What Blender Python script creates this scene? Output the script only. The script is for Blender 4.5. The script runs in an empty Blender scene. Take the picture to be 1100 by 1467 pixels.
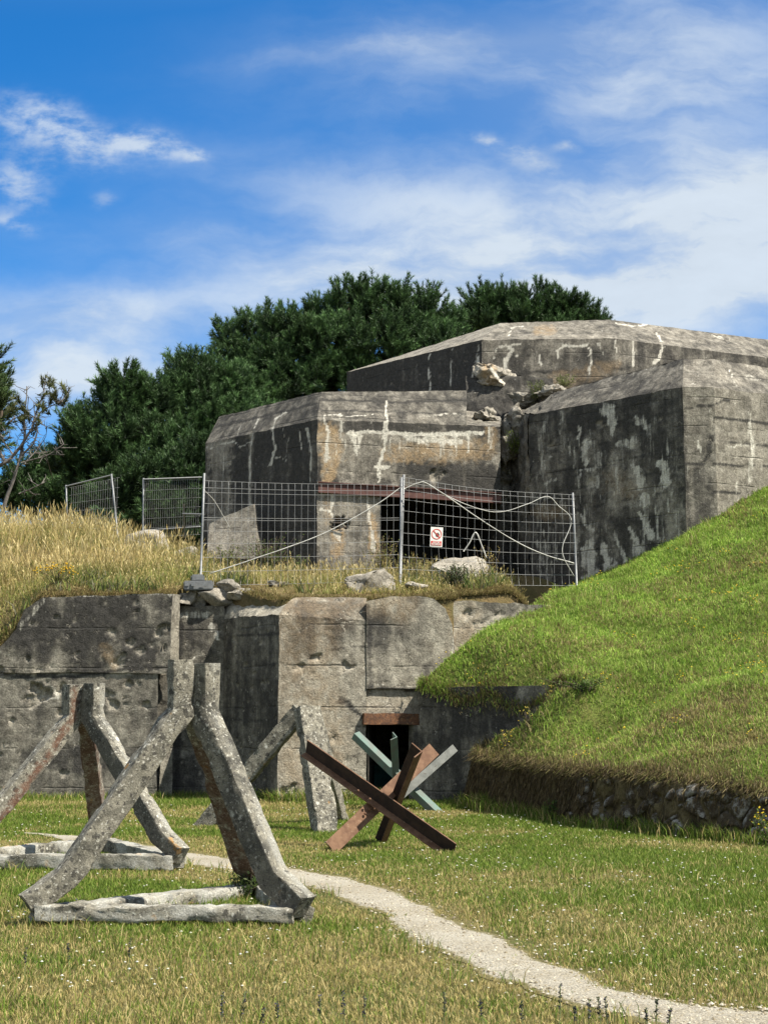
import bpy, bmesh, math, random
import numpy as np
from mathutils import Vector
from mathutils.geometry import delaunay_2d_cdt

# ------------------------------------------------------------------ camera
F, CX, CY, H = 2200.0, 550.0, 733.5, 1.35
TH = math.atan((1044 - CY) / F)
CT, ST = math.cos(TH), math.sin(TH)
scene = bpy.context.scene
cam_d = bpy.data.cameras.new('camera')
cam = bpy.data.objects.new('camera', cam_d)
scene.collection.objects.link(cam)
cam.location = (0, 0, H)
cam.rotation_euler = (math.pi / 2 + TH, 0, 0)
cam_d.sensor_fit = 'VERTICAL'
cam_d.sensor_height = 36.0
cam_d.lens = F / 1467.0 * 36.0
cam_d.clip_start = 0.1
cam_d.clip_end = 5000
scene.camera = cam
scene.render.resolution_x, scene.render.resolution_y = 767, 1024

# ------------------------------------------------------------------ light
SUN_EL, SUN_AZ = math.radians(54), math.radians(-25)      # azimuth from +x towards +y
SDIR = Vector((math.cos(SUN_EL) * math.cos(SUN_AZ), math.cos(SUN_EL) * math.sin(SUN_AZ), math.sin(SUN_EL)))
sl = bpy.data.lights.new('sun', 'SUN')
sl.energy = 4.8
sl.angle = math.radians(0.5)
sl.color = (1.0, 0.94, 0.82)
so = bpy.data.objects.new('sun', sl)
so.rotation_euler = SDIR.to_track_quat('Z', 'Y').to_euler()
so.location = (30, -10, 40)
scene.collection.objects.link(so)
scene.view_settings.view_transform = 'Standard'
scene.view_settings.look = 'None'
scene.view_settings.exposure = 1.03
scene.view_settings.gamma = 1.0
scene.render.engine = 'CYCLES'
scene.cycles.max_bounces = 6
scene.cycles.transparent_max_bounces = 8


# ------------------------------------------------------------------ node helper
class NT:
    def __init__(self, tree):
        self.t = tree
        tree.nodes.clear()

    def n(self, typ, ins=None, **props):
        nd = self.t.nodes.new(typ)
        for k, v in props.items():
            setattr(nd, k, v)
        for k, v in (ins or {}).items():
            if isinstance(v, bpy.types.NodeSocket):
                self.t.links.new(v, nd.inputs[k])
            else:
                nd.inputs[k].default_value = v
        return nd

    def m(self, op, a, b=0.0, c=0.0, clamp=False):
        nd = self.n('ShaderNodeMath', {0: a, 1: b, 2: c}, operation=op, use_clamp=clamp)
        return nd.outputs[0]

    def mix(self, fac, a, b, blend='MIX'):
        nd = self.n('ShaderNodeMix', data_type='RGBA', blend_type=blend, clamp_factor=True)
        for k, v in ((0, fac), (6, a), (7, b)):
            if isinstance(v, bpy.types.NodeSocket):
                self.t.links.new(v, nd.inputs[k])
            else:
                nd.inputs[k].default_value = v if k == 0 else (tuple(v) + (1,))[:4]
        return nd.outputs[2]

    def noise(self, vec, scale, detail=4, rough=0.55, dist=0.0):
        nd = self.n('ShaderNodeTexNoise', {'Vector': vec, 'Scale': scale, 'Detail': detail, 'Roughness': rough, 'Distortion': dist})
        return nd.outputs[0]

    def ramp(self, x, lo, hi, a=0.0, b=1.0):
        nd = self.n('ShaderNodeMapRange', {0: x, 1: lo, 2: hi, 3: a, 4: b}, interpolation_type='SMOOTHSTEP')
        return nd.outputs[0]


def at(px, py, Y):
    u, v = (px - CX) / F, (CY - py) / F
    d = (u, CT - v * ST, ST + v * CT)
    t = Y / d[1]
    return np.array((d[0] * t, Y, H + d[2] * t))


def xof(px, Y):          # x of a column at depth Y (eye height)
    return (px - CX) / F * Y * 1.0


def proj(P):
    x, y, z = P[:, 0], P[:, 1], P[:, 2] - H
    fz = y * CT + z * ST
    uz = -y * ST + z * CT
    fz = np.maximum(fz, 0.1)
    return CX + F * x / fz, CY - F * uz / fz


# ------------------------------------------------------------------ world
def make_world():
    w = bpy.data.worlds.new('World')
    scene.world = w
    w.use_nodes = True
    N = NT(w.node_tree)
    sky = N.n('ShaderNodeTexSky', sky_type='NISHITA')
    sky.sun_disc = False
    sky.sun_elevation = SUN_EL
    sky.sun_rotation = math.radians(115)
    sky.air_density = 1.0
    sky.dust_density = 0.3
    sky.ozone_density = 3.0
    co = N.n('ShaderNodeTexCoord').outputs['Generated']
    sp = N.n('ShaderNodeSeparateXYZ', {0: co})
    yy = N.m('MAXIMUM', N.m('ABSOLUTE', sp.outputs[1]), 0.05)
    a = N.m('DIVIDE', sp.outputs[0], yy)
    b = N.m('DIVIDE', sp.outputs[2], yy)
    vec = N.n('ShaderNodeCombineXYZ', {0: a, 1: b}).outputs[0]
    # warp of the coordinates
    wn = N.n('ShaderNodeTexNoise', {'Vector': vec, 'Scale': 9.0, 'Detail': 5, 'Roughness': 0.6})
    wv = N.n('ShaderNodeVectorMath', {0: wn.outputs['Color'], 1: (0.5, 0.5, 0.5)}, operation='SUBTRACT').outputs[0]
    wv = N.n('ShaderNodeVectorMath', {0: wv, 'Scale': 0.045}, operation='SCALE').outputs[0]
    v2 = N.n('ShaderNodeVectorMath', {0: vec, 1: wv}, operation='ADD').outputs[0]
    s2 = N.n('ShaderNodeSeparateXYZ', {0: v2})
    A, B = s2.outputs[0], s2.outputs[1]
    # streaky and puffy textures
    mp = N.n('ShaderNodeMapping', {'Vector': v2, 'Rotation': (0, 0, math.radians(-8)), 'Scale': (3.0, 8.0, 1)}).outputs[0]
    streak = N.noise(mp, 2.0, 7, 0.58, 0.0)
    mp2 = N.n('ShaderNodeMapping', {'Vector': vec, 'Scale': (1.0, 1.8, 1)}).outputs[0]
    puff = N.noise(mp2, 30.0, 9, 0.62, 0.1)

    def blobs(lst):
        tot = None
        for (px, py, rx, ry, ang, s) in lst:
            a0 = (px - CX) / F
            p = at(px, py, 1.0)
            b0 = p[2] - H
            a0 = p[0]
            dx = N.m('SUBTRACT', A, a0)
            dy = N.m('SUBTRACT', B, b0)
            c, s_ = math.cos(math.radians(ang)), math.sin(math.radians(ang))
            ex = N.m('MULTIPLY', N.m('ADD', N.m('MULTIPLY', dx, c), N.m('MULTIPLY', dy, s_)), F / rx)
            ey = N.m('MULTIPLY', N.m('SUBTRACT', N.m('MULTIPLY', dy, c), N.m('MULTIPLY', dx, s_)), F / ry)
            r2 = N.m('ADD', N.m('MULTIPLY', ex, ex), N.m('MULTIPLY', ey, ey))
            g = N.m('MULTIPLY', N.m('EXPONENT', N.m('MULTIPLY', r2, -1.0)), s)
            tot = g if tot is None else N.m('ADD', tot, g)
        return tot
    cir = blobs([(860, 60, 380, 80, 4, 0.80), (1010, 130, 260, 50, 6, 0.5), (560, 70, 240, 18, 5, 0.28),
                 (1000, 330, 330, 110, -14, 1.1), (1110, 250, 170, 60, -20, 0.9), (560, 400, 230, 55, 0, 0.95),
                 (860, 430, 330, 60, 0, 0.8), (620, 310, 330, 60, -12, 0.62), (330, 340, 260, 45, -5, 0.35),
                 (60, 455, 230, 45, 3, 0.85), (90, 540, 220, 60, 0, 0.9), (300, 480, 200, 90, 0, 0.25)])
    pf = blobs([(85, 185, 130, 42, -14, 1.0), (25, 255, 60, 36, -12, 0.8), (225, 205, 70, 24, -10, 0.72),
                (10, 308, 45, 16, -10, 0.7), (158, 275, 22, 12, 0, 0.5), (285, 218, 18, 12, 0, 0.6),
                (690, 206, 30, 12, 0, 0.66), (765, 236, 55, 22, -5, 0.55), (815, 205, 28, 12, 0, 0.6), (740, 215, 40, 14, 0, 0.4)])
    ac = N.m('MULTIPLY', cir, N.ramp(streak, 0.34, 0.66, 0.4, 1.2))
    ap = N.m('MULTIPLY', N.ramp(N.m('MULTIPLY', pf, N.ramp(puff, 0.28, 0.68, 0.15, 1.2)), 0.05, 1.15), 0.68)
    veil = N.m('MULTIPLY', N.ramp(B, 0.46, 0.16), N.ramp(N.noise(mp, 1.1, 8, 0.62, 0.2), 0.3, 0.7, 0.05, 0.22))
    al = N.m('ADD', N.m('ADD', N.m('MULTIPLY', ac, 0.8), veil), ap, clamp=True)
    al = N.m('MINIMUM', al, 0.9)
    # unseen sky overhead and behind the camera: cloud added to neutralise shadow fill
    over = N.m('MULTIPLY', N.ramp(sp.outputs[2], 0.42, 0.62), 0.62)
    rear = N.m('MULTIPLY', N.ramp(sp.outputs[1], 0.45, -0.05), 0.86)
    cov = N.m('MULTIPLY', N.m('MAXIMUM', over, rear), N.ramp(N.noise(co, 2.6, 6, 0.6, 0.3), 0.3, 0.6, 0.55, 1.15))
    al = N.m('MAXIMUM', al, N.m('MINIMUM', cov, 0.9))
    tint = N.mix(1.0, sky.outputs[0], SKY_TINT, 'MULTIPLY')
    hs = N.n('ShaderNodeHueSaturation', {'Saturation': SKY_SAT, 'Value': SKY_VAL, 'Color': tint}).outputs[0]
    shade = N.ramp(streak, 0.3, 0.7, 0.86, 1.0)
    cc = N.mix(1.0, (3.75, 4.15, 4.5), N.n('ShaderNodeCombineXYZ', {0: shade, 1: shade, 2: shade}).outputs[0], 'MULTIPLY')
    col = N.mix(al, hs, cc)
    bg = N.n('ShaderNodeBackground', {'Color': col, 'Strength': 0.1})
    N.n('ShaderNodeOutputWorld', {'Surface': bg.outputs[0]})


SKY_TINT, SKY_SAT, SKY_VAL = (0.10, 0.505, 0.83), 1.0, 1.04
make_world()


# ------------------------------------------------------------------ numpy noise
def _h(ix, iy, iz):
    n = (ix * 374761393 + iy * 668265263 + iz * 1274126177) & 0xffffffff
    n = ((n ^ (n >> 13)) * 1103515245) & 0xffffffff
    n = ((n ^ (n >> 15)) * 2654435761) & 0xffffffff
    return ((n ^ (n >> 16)) & 0xffffff) / float(0x1000000)


def vnoise(P):
    i = np.floor(P).astype(np.int64)
    f = P - i
    u = f * f * (3 - 2 * f)
    r = 0
    for dx in (0, 1):
        wx = u[:, 0] if dx else 1 - u[:, 0]
        for dy in (0, 1):
            wy = u[:, 1] if dy else 1 - u[:, 1]
            for dz in (0, 1):
                wz = u[:, 2] if dz else 1 - u[:, 2]
                r = r + wx * wy * wz * _h(i[:, 0] + dx, i[:, 1] + dy, i[:, 2] + dz)
    return r


def fbm(P, sc, octv=3, off=0.0):
    r, a, t = 0, 1.0, 0
    Q = P * sc + off
    for k in range(octv):
        r = r + a * vnoise(Q + 17.3 * k)
        t += a
        a *= 0.5
        Q = Q * 2.03
    return r / t - 0.5


def vfbm(P, sc, octv=3):
    return np.stack([fbm(P, sc, octv, o) for o in (3.1, 57.7, 101.9)], 1)


def sstep(x, a, b):
    t = np.clip((x - a) / (b - a), 0, 1)
    return t * t * (3 - 2 * t)


# ------------------------------------------------------------------ mesh helpers
COL = scene.collection


def tag(o, label=None, cat=None, group=None, kind=None):
    if label:
        o['label'] = label
    if cat:
        o['category'] = cat
    if group:
        o['group'] = group
    if kind or cat:
        o['kind'] = kind or 'thing'
    return o


def empty(name, loc=(0, 0, 0)):
    o = bpy.data.objects.new(name, None)
    o.location = tuple(float(c) for c in loc)
    o.empty_display_size = 0.2
    COL.objects.link(o)
    return o


def link(name, me, mat, parent=None):
    o = bpy.data.objects.new(name, me)
    if mat:
        me.materials.append(mat)
    COL.objects.link(o)
    if parent:
        o.parent = parent
        o.matrix_parent_inverse.identity()
        o.location = -parent_world(parent)
    return o


def parent_world(p):
    v = Vector(p.location)
    while p.parent:
        p = p.parent
        v += Vector(p.location)
    return v


def mesh_np(name, V, FS, mat, parent=None, attrs=None, smooth=True):
    V = np.asarray(V, dtype=np.float32)
    if not isinstance(FS, list):
        FS = [FS]
    FS = [np.asarray(f, dtype=np.int32) for f in FS if len(f)]
    me = bpy.data.meshes.new(name)
    me.vertices.add(len(V))
    me.vertices.foreach_set('co', V.ravel())
    idx = np.concatenate([f.ravel() for f in FS])
    tot = np.concatenate([np.full(len(f), f.shape[1], dtype=np.int32) for f in FS])
    st = np.concatenate([[0], np.cumsum(tot)[:-1]]).astype(np.int32)
    me.loops.add(len(idx))
    me.loops.foreach_set('vertex_index', idx)
    me.polygons.add(len(tot))
    me.polygons.foreach_set('loop_start', st)
    me.polygons.foreach_set('use_smooth', np.full(len(tot), smooth, dtype=bool))
    me.update(calc_edges=True)
    for k, a in (attrs or {}).items():
        a = np.asarray(a, dtype=np.float32)
        if a.shape[1] == 3:
            a = np.concatenate([a, np.ones((len(a), 1), np.float32)], 1)
        at_ = me.attributes.new(k, 'FLOAT_COLOR', 'POINT')
        at_.data.foreach_set('color', a.ravel())
    me.validate()
    return link(name, me, mat, parent)


def mesh_bm(name, bm, mat, parent=None, smooth=False):
    me = bpy.data.meshes.new(name)
    bm.normal_update()
    bm.to_mesh(me)
    bm.free()
    if smooth:
        me.polygons.foreach_set('use_smooth', [True] * len(me.polygons))
    return link(name, me, mat, parent)


def tubes(polys, rads, sides=6):
    """polylines (k,3) with radius or per-point radii -> V,F"""
    Vs, Fs, off = [], [], 0
    for P, r in zip(polys, rads):
        P = np.asarray(P, float)
        k = len(P)
        r = np.broadcast_to(np.asarray(r, float), (k,))
        T = np.gradient(P, axis=0)
        T /= np.linalg.norm(T, axis=1)[:, None] + 1e-9
        ref = np.array((0, 0, 1.0)) if abs(T[:, 2].mean()) < 0.8 else np.array((0, 1.0, 0))
        U = np.cross(T, ref)
        U /= np.linalg.norm(U, axis=1)[:, None] + 1e-9
        W = np.cross(T, U)
        an = np.arange(sides) * 2 * math.pi / sides
        ring = P[:, None, :] + r[:, None, None] * (np.cos(an)[None, :, None] * U[:, None, :] + np.sin(an)[None, :, None] * W[:, None, :])
        Vs.append(ring.reshape(-1, 3))
        i = np.arange(k - 1)[:, None] * sides
        j = np.arange(sides)[None, :]
        j2 = (j + 1) % sides
        q = np.stack([i + j, i + j2, i + sides + j2, i + sides + j], -1).reshape(-1, 4) + off
        Fs.append(q)
        for e in (0, (k - 1) * sides):      # caps
            if sides == 4:
                Fs.append(np.array([[e, e + 1, e + 2, e + 3]]) + off)
            elif sides == 6:
                Fs.append(np.array([[e, e + 1, e + 2, e + 3], [e, e + 3, e + 4, e + 5]]) + off)
            elif sides == 8:
                Fs.append(np.array([[e, e + 1, e + 2, e + 3], [e, e + 3, e + 4, e + 7], [e + 4, e + 5, e + 6, e + 7]]) + off)
        off += k * sides
    return np.concatenate(Vs), np.concatenate(Fs)


def resample(P, step):
    P = np.asarray(P, float)
    out = [P[0]]
    for a, b in zip(P[:-1], P[1:]):
        n = max(1, int(round(np.linalg.norm(b - a) / step)))
        for i in range(1, n + 1):
            out.append(a + (b - a) * i / n)
    return np.array(out)


def seg_dist(px, py, pts, w0, w1):
    """relative distance (1 at the stroke's edge) to a polyline whose half-width runs w0 -> w1"""
    best = np.full(px.shape, 9.0)
    n = len(pts) - 1
    for i in range(n):
        (x0, y0), (x1, y1) = pts[i], pts[i + 1]
        dx, dy = x1 - x0, y1 - y0
        L = dx * dx + dy * dy + 1e-9
        t = np.clip(((px - x0) * dx + (py - y0) * dy) / L, 0, 1)
        w = w0 + (w1 - w0) * (i + t) / n
        d = np.hypot(px - x0 - t * dx, py - y0 - t * dy) / w
        best = np.minimum(best, d)
    return best


def strokes(px, py, P, lst, warp=3.0):
    n1 = fbm(P, 5.0, 3, 11.0)
    n2 = fbm(P, 5.0, 3, 71.0)
    wx, wy = px + n1 * warp * 2.2, py + n2 * warp * 2.2
    er = (fbm(P, 13.0, 2, 5.0) * 1.1) if warp > 1.4 else 0.0
    out = np.zeros(px.shape)
    for (pts, w0, w1, s) in lst:
        d = seg_dist(wx, wy, pts, w0, w1)
        out = np.maximum(out, s * sstep(1.25 - d + er, 0, 0.6))
    return out


def lime(px, py, P, lst, warp=3.0):
    return strokes(px, py, P, [(p, a * 0.62, b * 0.62, s) for p, a, b, s in lst], warp)


class Conc:
    """dense patches of weathered concrete, with a painted stain attribute: r lime, g dark, b ochre, a fresh break"""
    def __init__(self):
        self.V, self.F, self.S, self.n = [], [], [], 0

    def quad(self, a, b, c, d, res=0.06, dark=0.0, paint=None, craters=None, rough=0.014, ochre=0.0, fade=True, fresh=0.0, dents=()):
        a, b, c, d = [np.asarray(q, float) for q in (a, b, c, d)]
        nu = int(np.clip(max(np.linalg.norm(b - a), np.linalg.norm(c - d)) / res, 1, 400))
        nv = int(np.clip(max(np.linalg.norm(d - a), np.linalg.norm(c - b)) / res, 1, 400))
        u, v = np.meshgrid(np.linspace(0, 1, nu + 1), np.linspace(0, 1, nv + 1))
        u, v = u.ravel()[:, None], v.ravel()[:, None]
        P = (a * (1 - u) + b * u) * (1 - v) + (d * (1 - u) + c * u) * v
        nrm = np.cross((b + c) - (a + d), (c + d) - (a + b))
        nrm /= np.linalg.norm(nrm) + 1e-9
        px, py = proj(P)
        S = np.zeros((len(P), 4))
        S[:, 1] = dark
        S[:, 2] = ochre
        S[:, 3] = fresh
        Q = P + vfbm(P, 2.2, 3) * rough * 2.0 + vfbm(P, 9.0, 2) * rough * 0.9
        if craters:
            eu = np.minimum(u, 1 - u)[:, 0] * np.linalg.norm(b - a)
            ev = np.minimum(v, 1 - v)[:, 0] * np.linalg.norm(d - a)
            ed = sstep(np.minimum(eu, ev), 0, 0.08) if fade else 1.0
            for (cx, cy, r, dep) in craters:
                near_ = np.hypot(px - cx, py - cy) < r * 2.2
                if not near_.any():
                    continue
                n1 = np.zeros(len(P))
                n1[near_] = fbm(P[near_], 10.0 / (r / 8.0) ** 0.5, 4, cx)
                dd = np.hypot(px - cx, (py - cy) * 1.1) / r + n1 * 3.4 + 0.12 + (~near_) * 9
                k = sstep(1 - dd, 0, 0.28)
                Q[near_] = Q[near_] - nrm * ((k * dep)[near_] * (ed if np.isscalar(ed) else ed[near_]) * (1 + 1.8 * fbm(P[near_], 16, 2, cy)))[:, None]
                S[:, 3] = np.maximum(S[:, 3], k * 0.6)
                S[:, 1] = S[:, 1] * (1 - 0.3 * k)
        if paint:
            paint(S, px, py, P)
        i, j = np.meshgrid(np.arange(nu), np.arange(nv))
        k0 = (j * (nu + 1) + i).ravel() + self.n
        self.F.append(np.stack([k0, k0 + 1, k0 + nu + 2, k0 + nu + 1], 1))
        self.V.append(Q)
        self.S.append(np.clip(S, 0, 1))
        self.n += len(P)

    def build(self, name, mat, parent=None):
        return mesh_np(name, np.concatenate(self.V), np.concatenate(self.F), mat, parent, {'stain': np.concatenate(self.S)})


# ------------------------------------------------------------------ materials
def new_mat(name):
    m = bpy.data.materials.new(name)
    m.use_nodes = True
    return m, NT(m.node_tree)


def finish(N, col, rough=0.9, bump=None, bstr=0.4, bdist=0.02, spec=0.25, metal=0.0):
    ins = {'Base Color': col, 'Roughness': rough, 'Metallic': metal, 'Specular IOR Level': spec}
    if bump is not None:
        ins['Normal'] = N.n('ShaderNodeBump', {'Height': bump, 'Strength': bstr, 'Distance': bdist}).outputs[0]
    b = N.n('ShaderNodeBsdfPrincipled', ins)
    N.n('ShaderNodeOutputMaterial', {'Surface': b.outputs[0]})
    return b


def concrete(name, light=(0.33, 0.30, 0.245), dark=(0.05, 0.047, 0.043), streak_amt=0.55, mott=0.6, lines=0.55, line_h=0.62, lichen=0.3, seed=0.0, chips=0.3):
    m, N = new_mat(name)
    pos = N.n('ShaderNodeNewGeometry').outputs['Position']
    pos = N.n('ShaderNodeVectorMath', {0: pos, 1: (seed, seed * 1.7, 0)}, operation='ADD').outputs[0]
    at_ = N.n('ShaderNodeAttribute', attribute_name='stain')
    sep = N.n('ShaderNodeSeparateColor', {0: at_.outputs['Color']})
    R, G, B, A = sep.outputs[0], sep.outputs[1], sep.outputs[2], at_.outputs['Alpha']
    big = N.noise(pos, 0.9, 6, 0.6, 0.5)
    mid = N.noise(pos, 4.5, 7, 0.68, 0.4)
    fine = N.noise(pos, 38, 6, 0.75)
    mp = N.n('ShaderNodeMapping', {'Vector': pos, 'Scale': (4.5, 4.5, 0.32)}).outputs[0]
    stk = N.noise(mp, 1.0, 6, 0.6, 0.25)
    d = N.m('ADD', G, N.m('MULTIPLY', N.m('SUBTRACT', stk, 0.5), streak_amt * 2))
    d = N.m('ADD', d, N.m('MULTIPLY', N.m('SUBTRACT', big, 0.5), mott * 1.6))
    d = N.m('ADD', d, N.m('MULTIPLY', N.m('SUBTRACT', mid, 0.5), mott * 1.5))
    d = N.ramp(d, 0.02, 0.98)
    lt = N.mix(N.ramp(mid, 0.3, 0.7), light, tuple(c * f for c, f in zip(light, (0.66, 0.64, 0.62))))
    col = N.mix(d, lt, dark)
    # fresh breaks show pale aggregate
    fr = N.m('MULTIPLY', A, N.ramp(mid, 0.3, 0.6))
    col = N.mix(N.m('MULTIPLY', fr, 0.75), col, (0.42, 0.38, 0.31))
    # ochre
    oc = N.m('MULTIPLY', B, N.ramp(mid, 0.25, 0.62))
    col = N.mix(oc, col, (0.34, 0.245, 0.145))
    # lime runs
    fmp = N.n('ShaderNodeMapping', {'Vector': pos, 'Scale': (16, 16, 1.8)}).outputs[0]
    fst = N.noise(fmp, 1.0, 5, 0.65)
    lm = N.ramp(N.m('ADD', R, N.m('ADD', N.m('MULTIPLY', N.m('SUBTRACT', mid, 0.5), 0.9), N.m('MULTIPLY', N.m('SUBTRACT', fst, 0.5), 1.9))), 0.25, 0.85)
    lm = N.m('MULTIPLY', lm, N.ramp(R, 0.0, 0.15))
    col = N.mix(N.m('MULTIPLY', lm, 0.85), col, (0.56, 0.53, 0.46))
    # lichen spots
    vo = N.n('ShaderNodeTexVoronoi', {'Vector': pos, 'Scale': 16.0, 'Randomness': 1.0})
    sv = N.n('ShaderNodeSeparateColor', {0: vo.outputs['Color']})
    spot = N.m('MULTIPLY', N.ramp(N.m('ADD', vo.outputs['Distance'], N.m('MULTIPLY', fine, 0.25)), 0.42, 0.32), N.ramp(sv.outputs[0], 1 - lichen * 0.5, 1 - lichen * 0.5 + 0.05))
    col = N.mix(N.m('MULTIPLY', spot, 0.5), col, (0.42, 0.41, 0.36))
    # chipped and pitted face
    chn = N.noise(pos, 6.5, 7, 0.62, 0.6)
    chip = N.m('MULTIPLY', N.ramp(chn, 0.60, 0.64), N.ramp(N.noise(pos, 1.1, 3, 0.5), 0.42, 0.6))
    col = N.mix(N.m('MULTIPLY', chip, N.m('MULTIPLY', N.ramp(fine, 0.4, 0.6), chips)), col, (0.44, 0.40, 0.33))
    pit = N.ramp(N.noise(pos, 17, 5, 0.6), 0.68, 0.74)
    col = N.mix(N.m('MULTIPLY', pit, 0.75), col, (0.03, 0.028, 0.025))
    # grain
    md2 = N.ramp(N.noise(pos, 13, 6, 0.7), 0.3, 0.7, 0.74, 1.24)
    col = N.mix(1.0, col, N.n('ShaderNodeCombineXYZ', {0: md2, 1: md2, 2: md2}).outputs[0], 'MULTIPLY')
    g = N.ramp(fine, 0.25, 0.75, 0.56, 1.44)
    col = N.mix(1.0, col, N.n('ShaderNodeCombineXYZ', {0: g, 1: g, 2: g}).outputs[0], 'MULTIPLY')
    # board-marked day joints
    z = N.n('ShaderNodeSeparateXYZ', {0: pos}).outputs[2]
    zw = N.m('ADD', N.m('DIVIDE', z, line_h), N.m('MULTIPLY', N.noise(pos, 1.6, 3), 0.10))
    fz = N.m('ABSOLUTE', N.m('SUBTRACT', N.m('FRACT', zw), 0.5))
    ln = N.m('MULTIPLY', N.ramp(fz, 0.035, 0.0), N.ramp(N.noise(pos, 1.3, 4, 0.6), 0.42, 0.6))
    col = N.mix(N.m('MULTIPLY', ln, lines), col, (0.03, 0.03, 0.03))
    h = N.m('ADD', N.m('MULTIPLY', mid, 0.8), N.m('MULTIPLY', fine, 0.5))
    h = N.m('SUBTRACT', h, N.m('MULTIPLY', ln, 0.4))
    h = N.m('SUBTRACT', h, N.m('MULTIPLY', chip, chips * 2.0))
    h = N.m('SUBTRACT', h, N.m('MULTIPLY', pit, 0.6))
    finish(N, col, 0.93, h, 0.9, 0.04, 0.15)
    return m


M_BUNK = concrete('bunker_concrete', light=(0.31, 0.285, 0.24), lichen=0.07)
M_WALL = concrete('wall_concrete', light=(0.33, 0.305, 0.25), seed=31.0, streak_amt=0.5, lines=0.5, line_h=0.7, lichen=0.12, chips=0.75)
M_OBST = None


def obstacle_mat():
    m, N = new_mat('lichen_concrete')
    pos = N.n('ShaderNodeNewGeometry').outputs['Position']
    mid = N.noise(pos, 9, 7, 0.7, 0.5)
    big = N.noise(pos, 2.2, 4, 0.6)
    fine = N.noise(pos, 85, 5, 0.75)
    grey = N.mix(N.ramp(mid, 0.32, 0.66), (0.27, 0.25, 0.20), (0.14, 0.13, 0.105))
    dk = N.ramp(N.m('ADD', N.m('MULTIPLY', big, 0.6), N.m('MULTIPLY', mid, 0.5)), 0.5, 0.72)
    col = N.mix(N.m('MULTIPLY', dk, 0.8), grey, (0.05, 0.05, 0.045))
    bnd = N.noise(pos, 3.1, 3, 0.5)
    dn = N.n('ShaderNodeTexNoise', {'Vector': pos, 'Scale': 22.0, 'Detail': 4, 'Roughness': 0.7}).outputs['Color']
    dn = N.n('ShaderNodeVectorMath', {0: dn, 1: (0.5, 0.5, 0.5)}, operation='SUBTRACT').outputs[0]
    posd = N.n('ShaderNodeVectorMath', {0: pos, 1: N.n('ShaderNodeVectorMath', {0: dn, 'Scale': 0.07}, operation='SCALE').outputs[0]}, operation='ADD').outputs[0]
    for sc, th, c, thr in ((26.0, 0.36, (0.50, 0.485, 0.42), 0.76), (52.0, 0.40, (0.48, 0.46, 0.40), 0.66), (15.0, 0.40, (0.055, 0.052, 0.045), 0.60), (34.0, 0.42, (0.06, 0.055, 0.05), 0.66), (11.0, 0.30, (0.56, 0.55, 0.48), 0.90)):
        vo = N.n('ShaderNodeTexVoronoi', {'Vector': posd, 'Scale': sc})
        sv = N.n('ShaderNodeSeparateColor', {0: vo.outputs['Color']})
        sp = N.m('MULTIPLY', N.ramp(N.m('ADD', vo.outputs['Distance'], N.m('MULTIPLY', N.m('SUBTRACT', fine, 0.5), 0.5)), th, th - 0.1),
                 N.ramp(N.m('ADD', sv.outputs[1], N.m('MULTIPLY', N.m('SUBTRACT', bnd, 0.5), 0.8)), thr, thr + 0.05))
        col = N.mix(N.m('MULTIPLY', sp, 0.85), col, c)
    orange = N.ramp(N.noise(pos, 3.3, 5, 0.62), 0.635, 0.70)
    col = N.mix(N.m('MULTIPLY', orange, 0.75), col, (0.38, 0.20, 0.05))
    at_ = N.n('ShaderNodeAttribute', attribute_name='stain')
    sep = N.n('ShaderNodeSeparateColor', {0: at_.outputs['Color']})
    rust = N.m('MULTIPLY', sep.outputs[2], N.ramp(mid, 0.35, 0.55))
    col = N.mix(N.m('MULTIPLY', sep.outputs[1], N.ramp(mid, 0.72, 0.4)), col, (0.055, 0.052, 0.045))
    col = N.mix(N.m('MULTIPLY', rust, 0.85), col, (0.13, 0.065, 0.042))
    lime = N.m('MULTIPLY', sep.outputs[0], N.ramp(mid, 0.3, 0.6))
    col = N.mix(N.m('MULTIPLY', lime, 0.8), col, (0.52, 0.51, 0.46))
    g = N.ramp(fine, 0.25, 0.75, 0.6, 1.4)
    col = N.mix(1.0, col, N.n('ShaderNodeCombineXYZ', {0: g, 1: g, 2: g}).outputs[0], 'MULTIPLY')
    finish(N, col, 0.95, N.m('ADD', mid, N.m('MULTIPLY', fine, 0.6)), 0.9, 0.02, 0.15)
    return m


M_OBST = obstacle_mat()


def simple(name, c1, c2, scale=10, rough=0.7, metal=0.0, bump=0.3, spec=0.3, c3=None):
    m, N = new_mat(name)
    pos = N.n('ShaderNodeNewGeometry').outputs['Position']
    a = N.noise(pos, scale, 6, 0.65, 0.3)
    col = N.mix(N.ramp(a, 0.35, 0.65), c1, c2)
    if c3:
        b = N.noise(pos, scale * 2.7, 5, 0.7)
        col = N.mix(N.ramp(b, 0.6, 0.68), col, c3)
    finish(N, col, rough, a, bump, 0.01, spec, metal)
    return m


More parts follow.
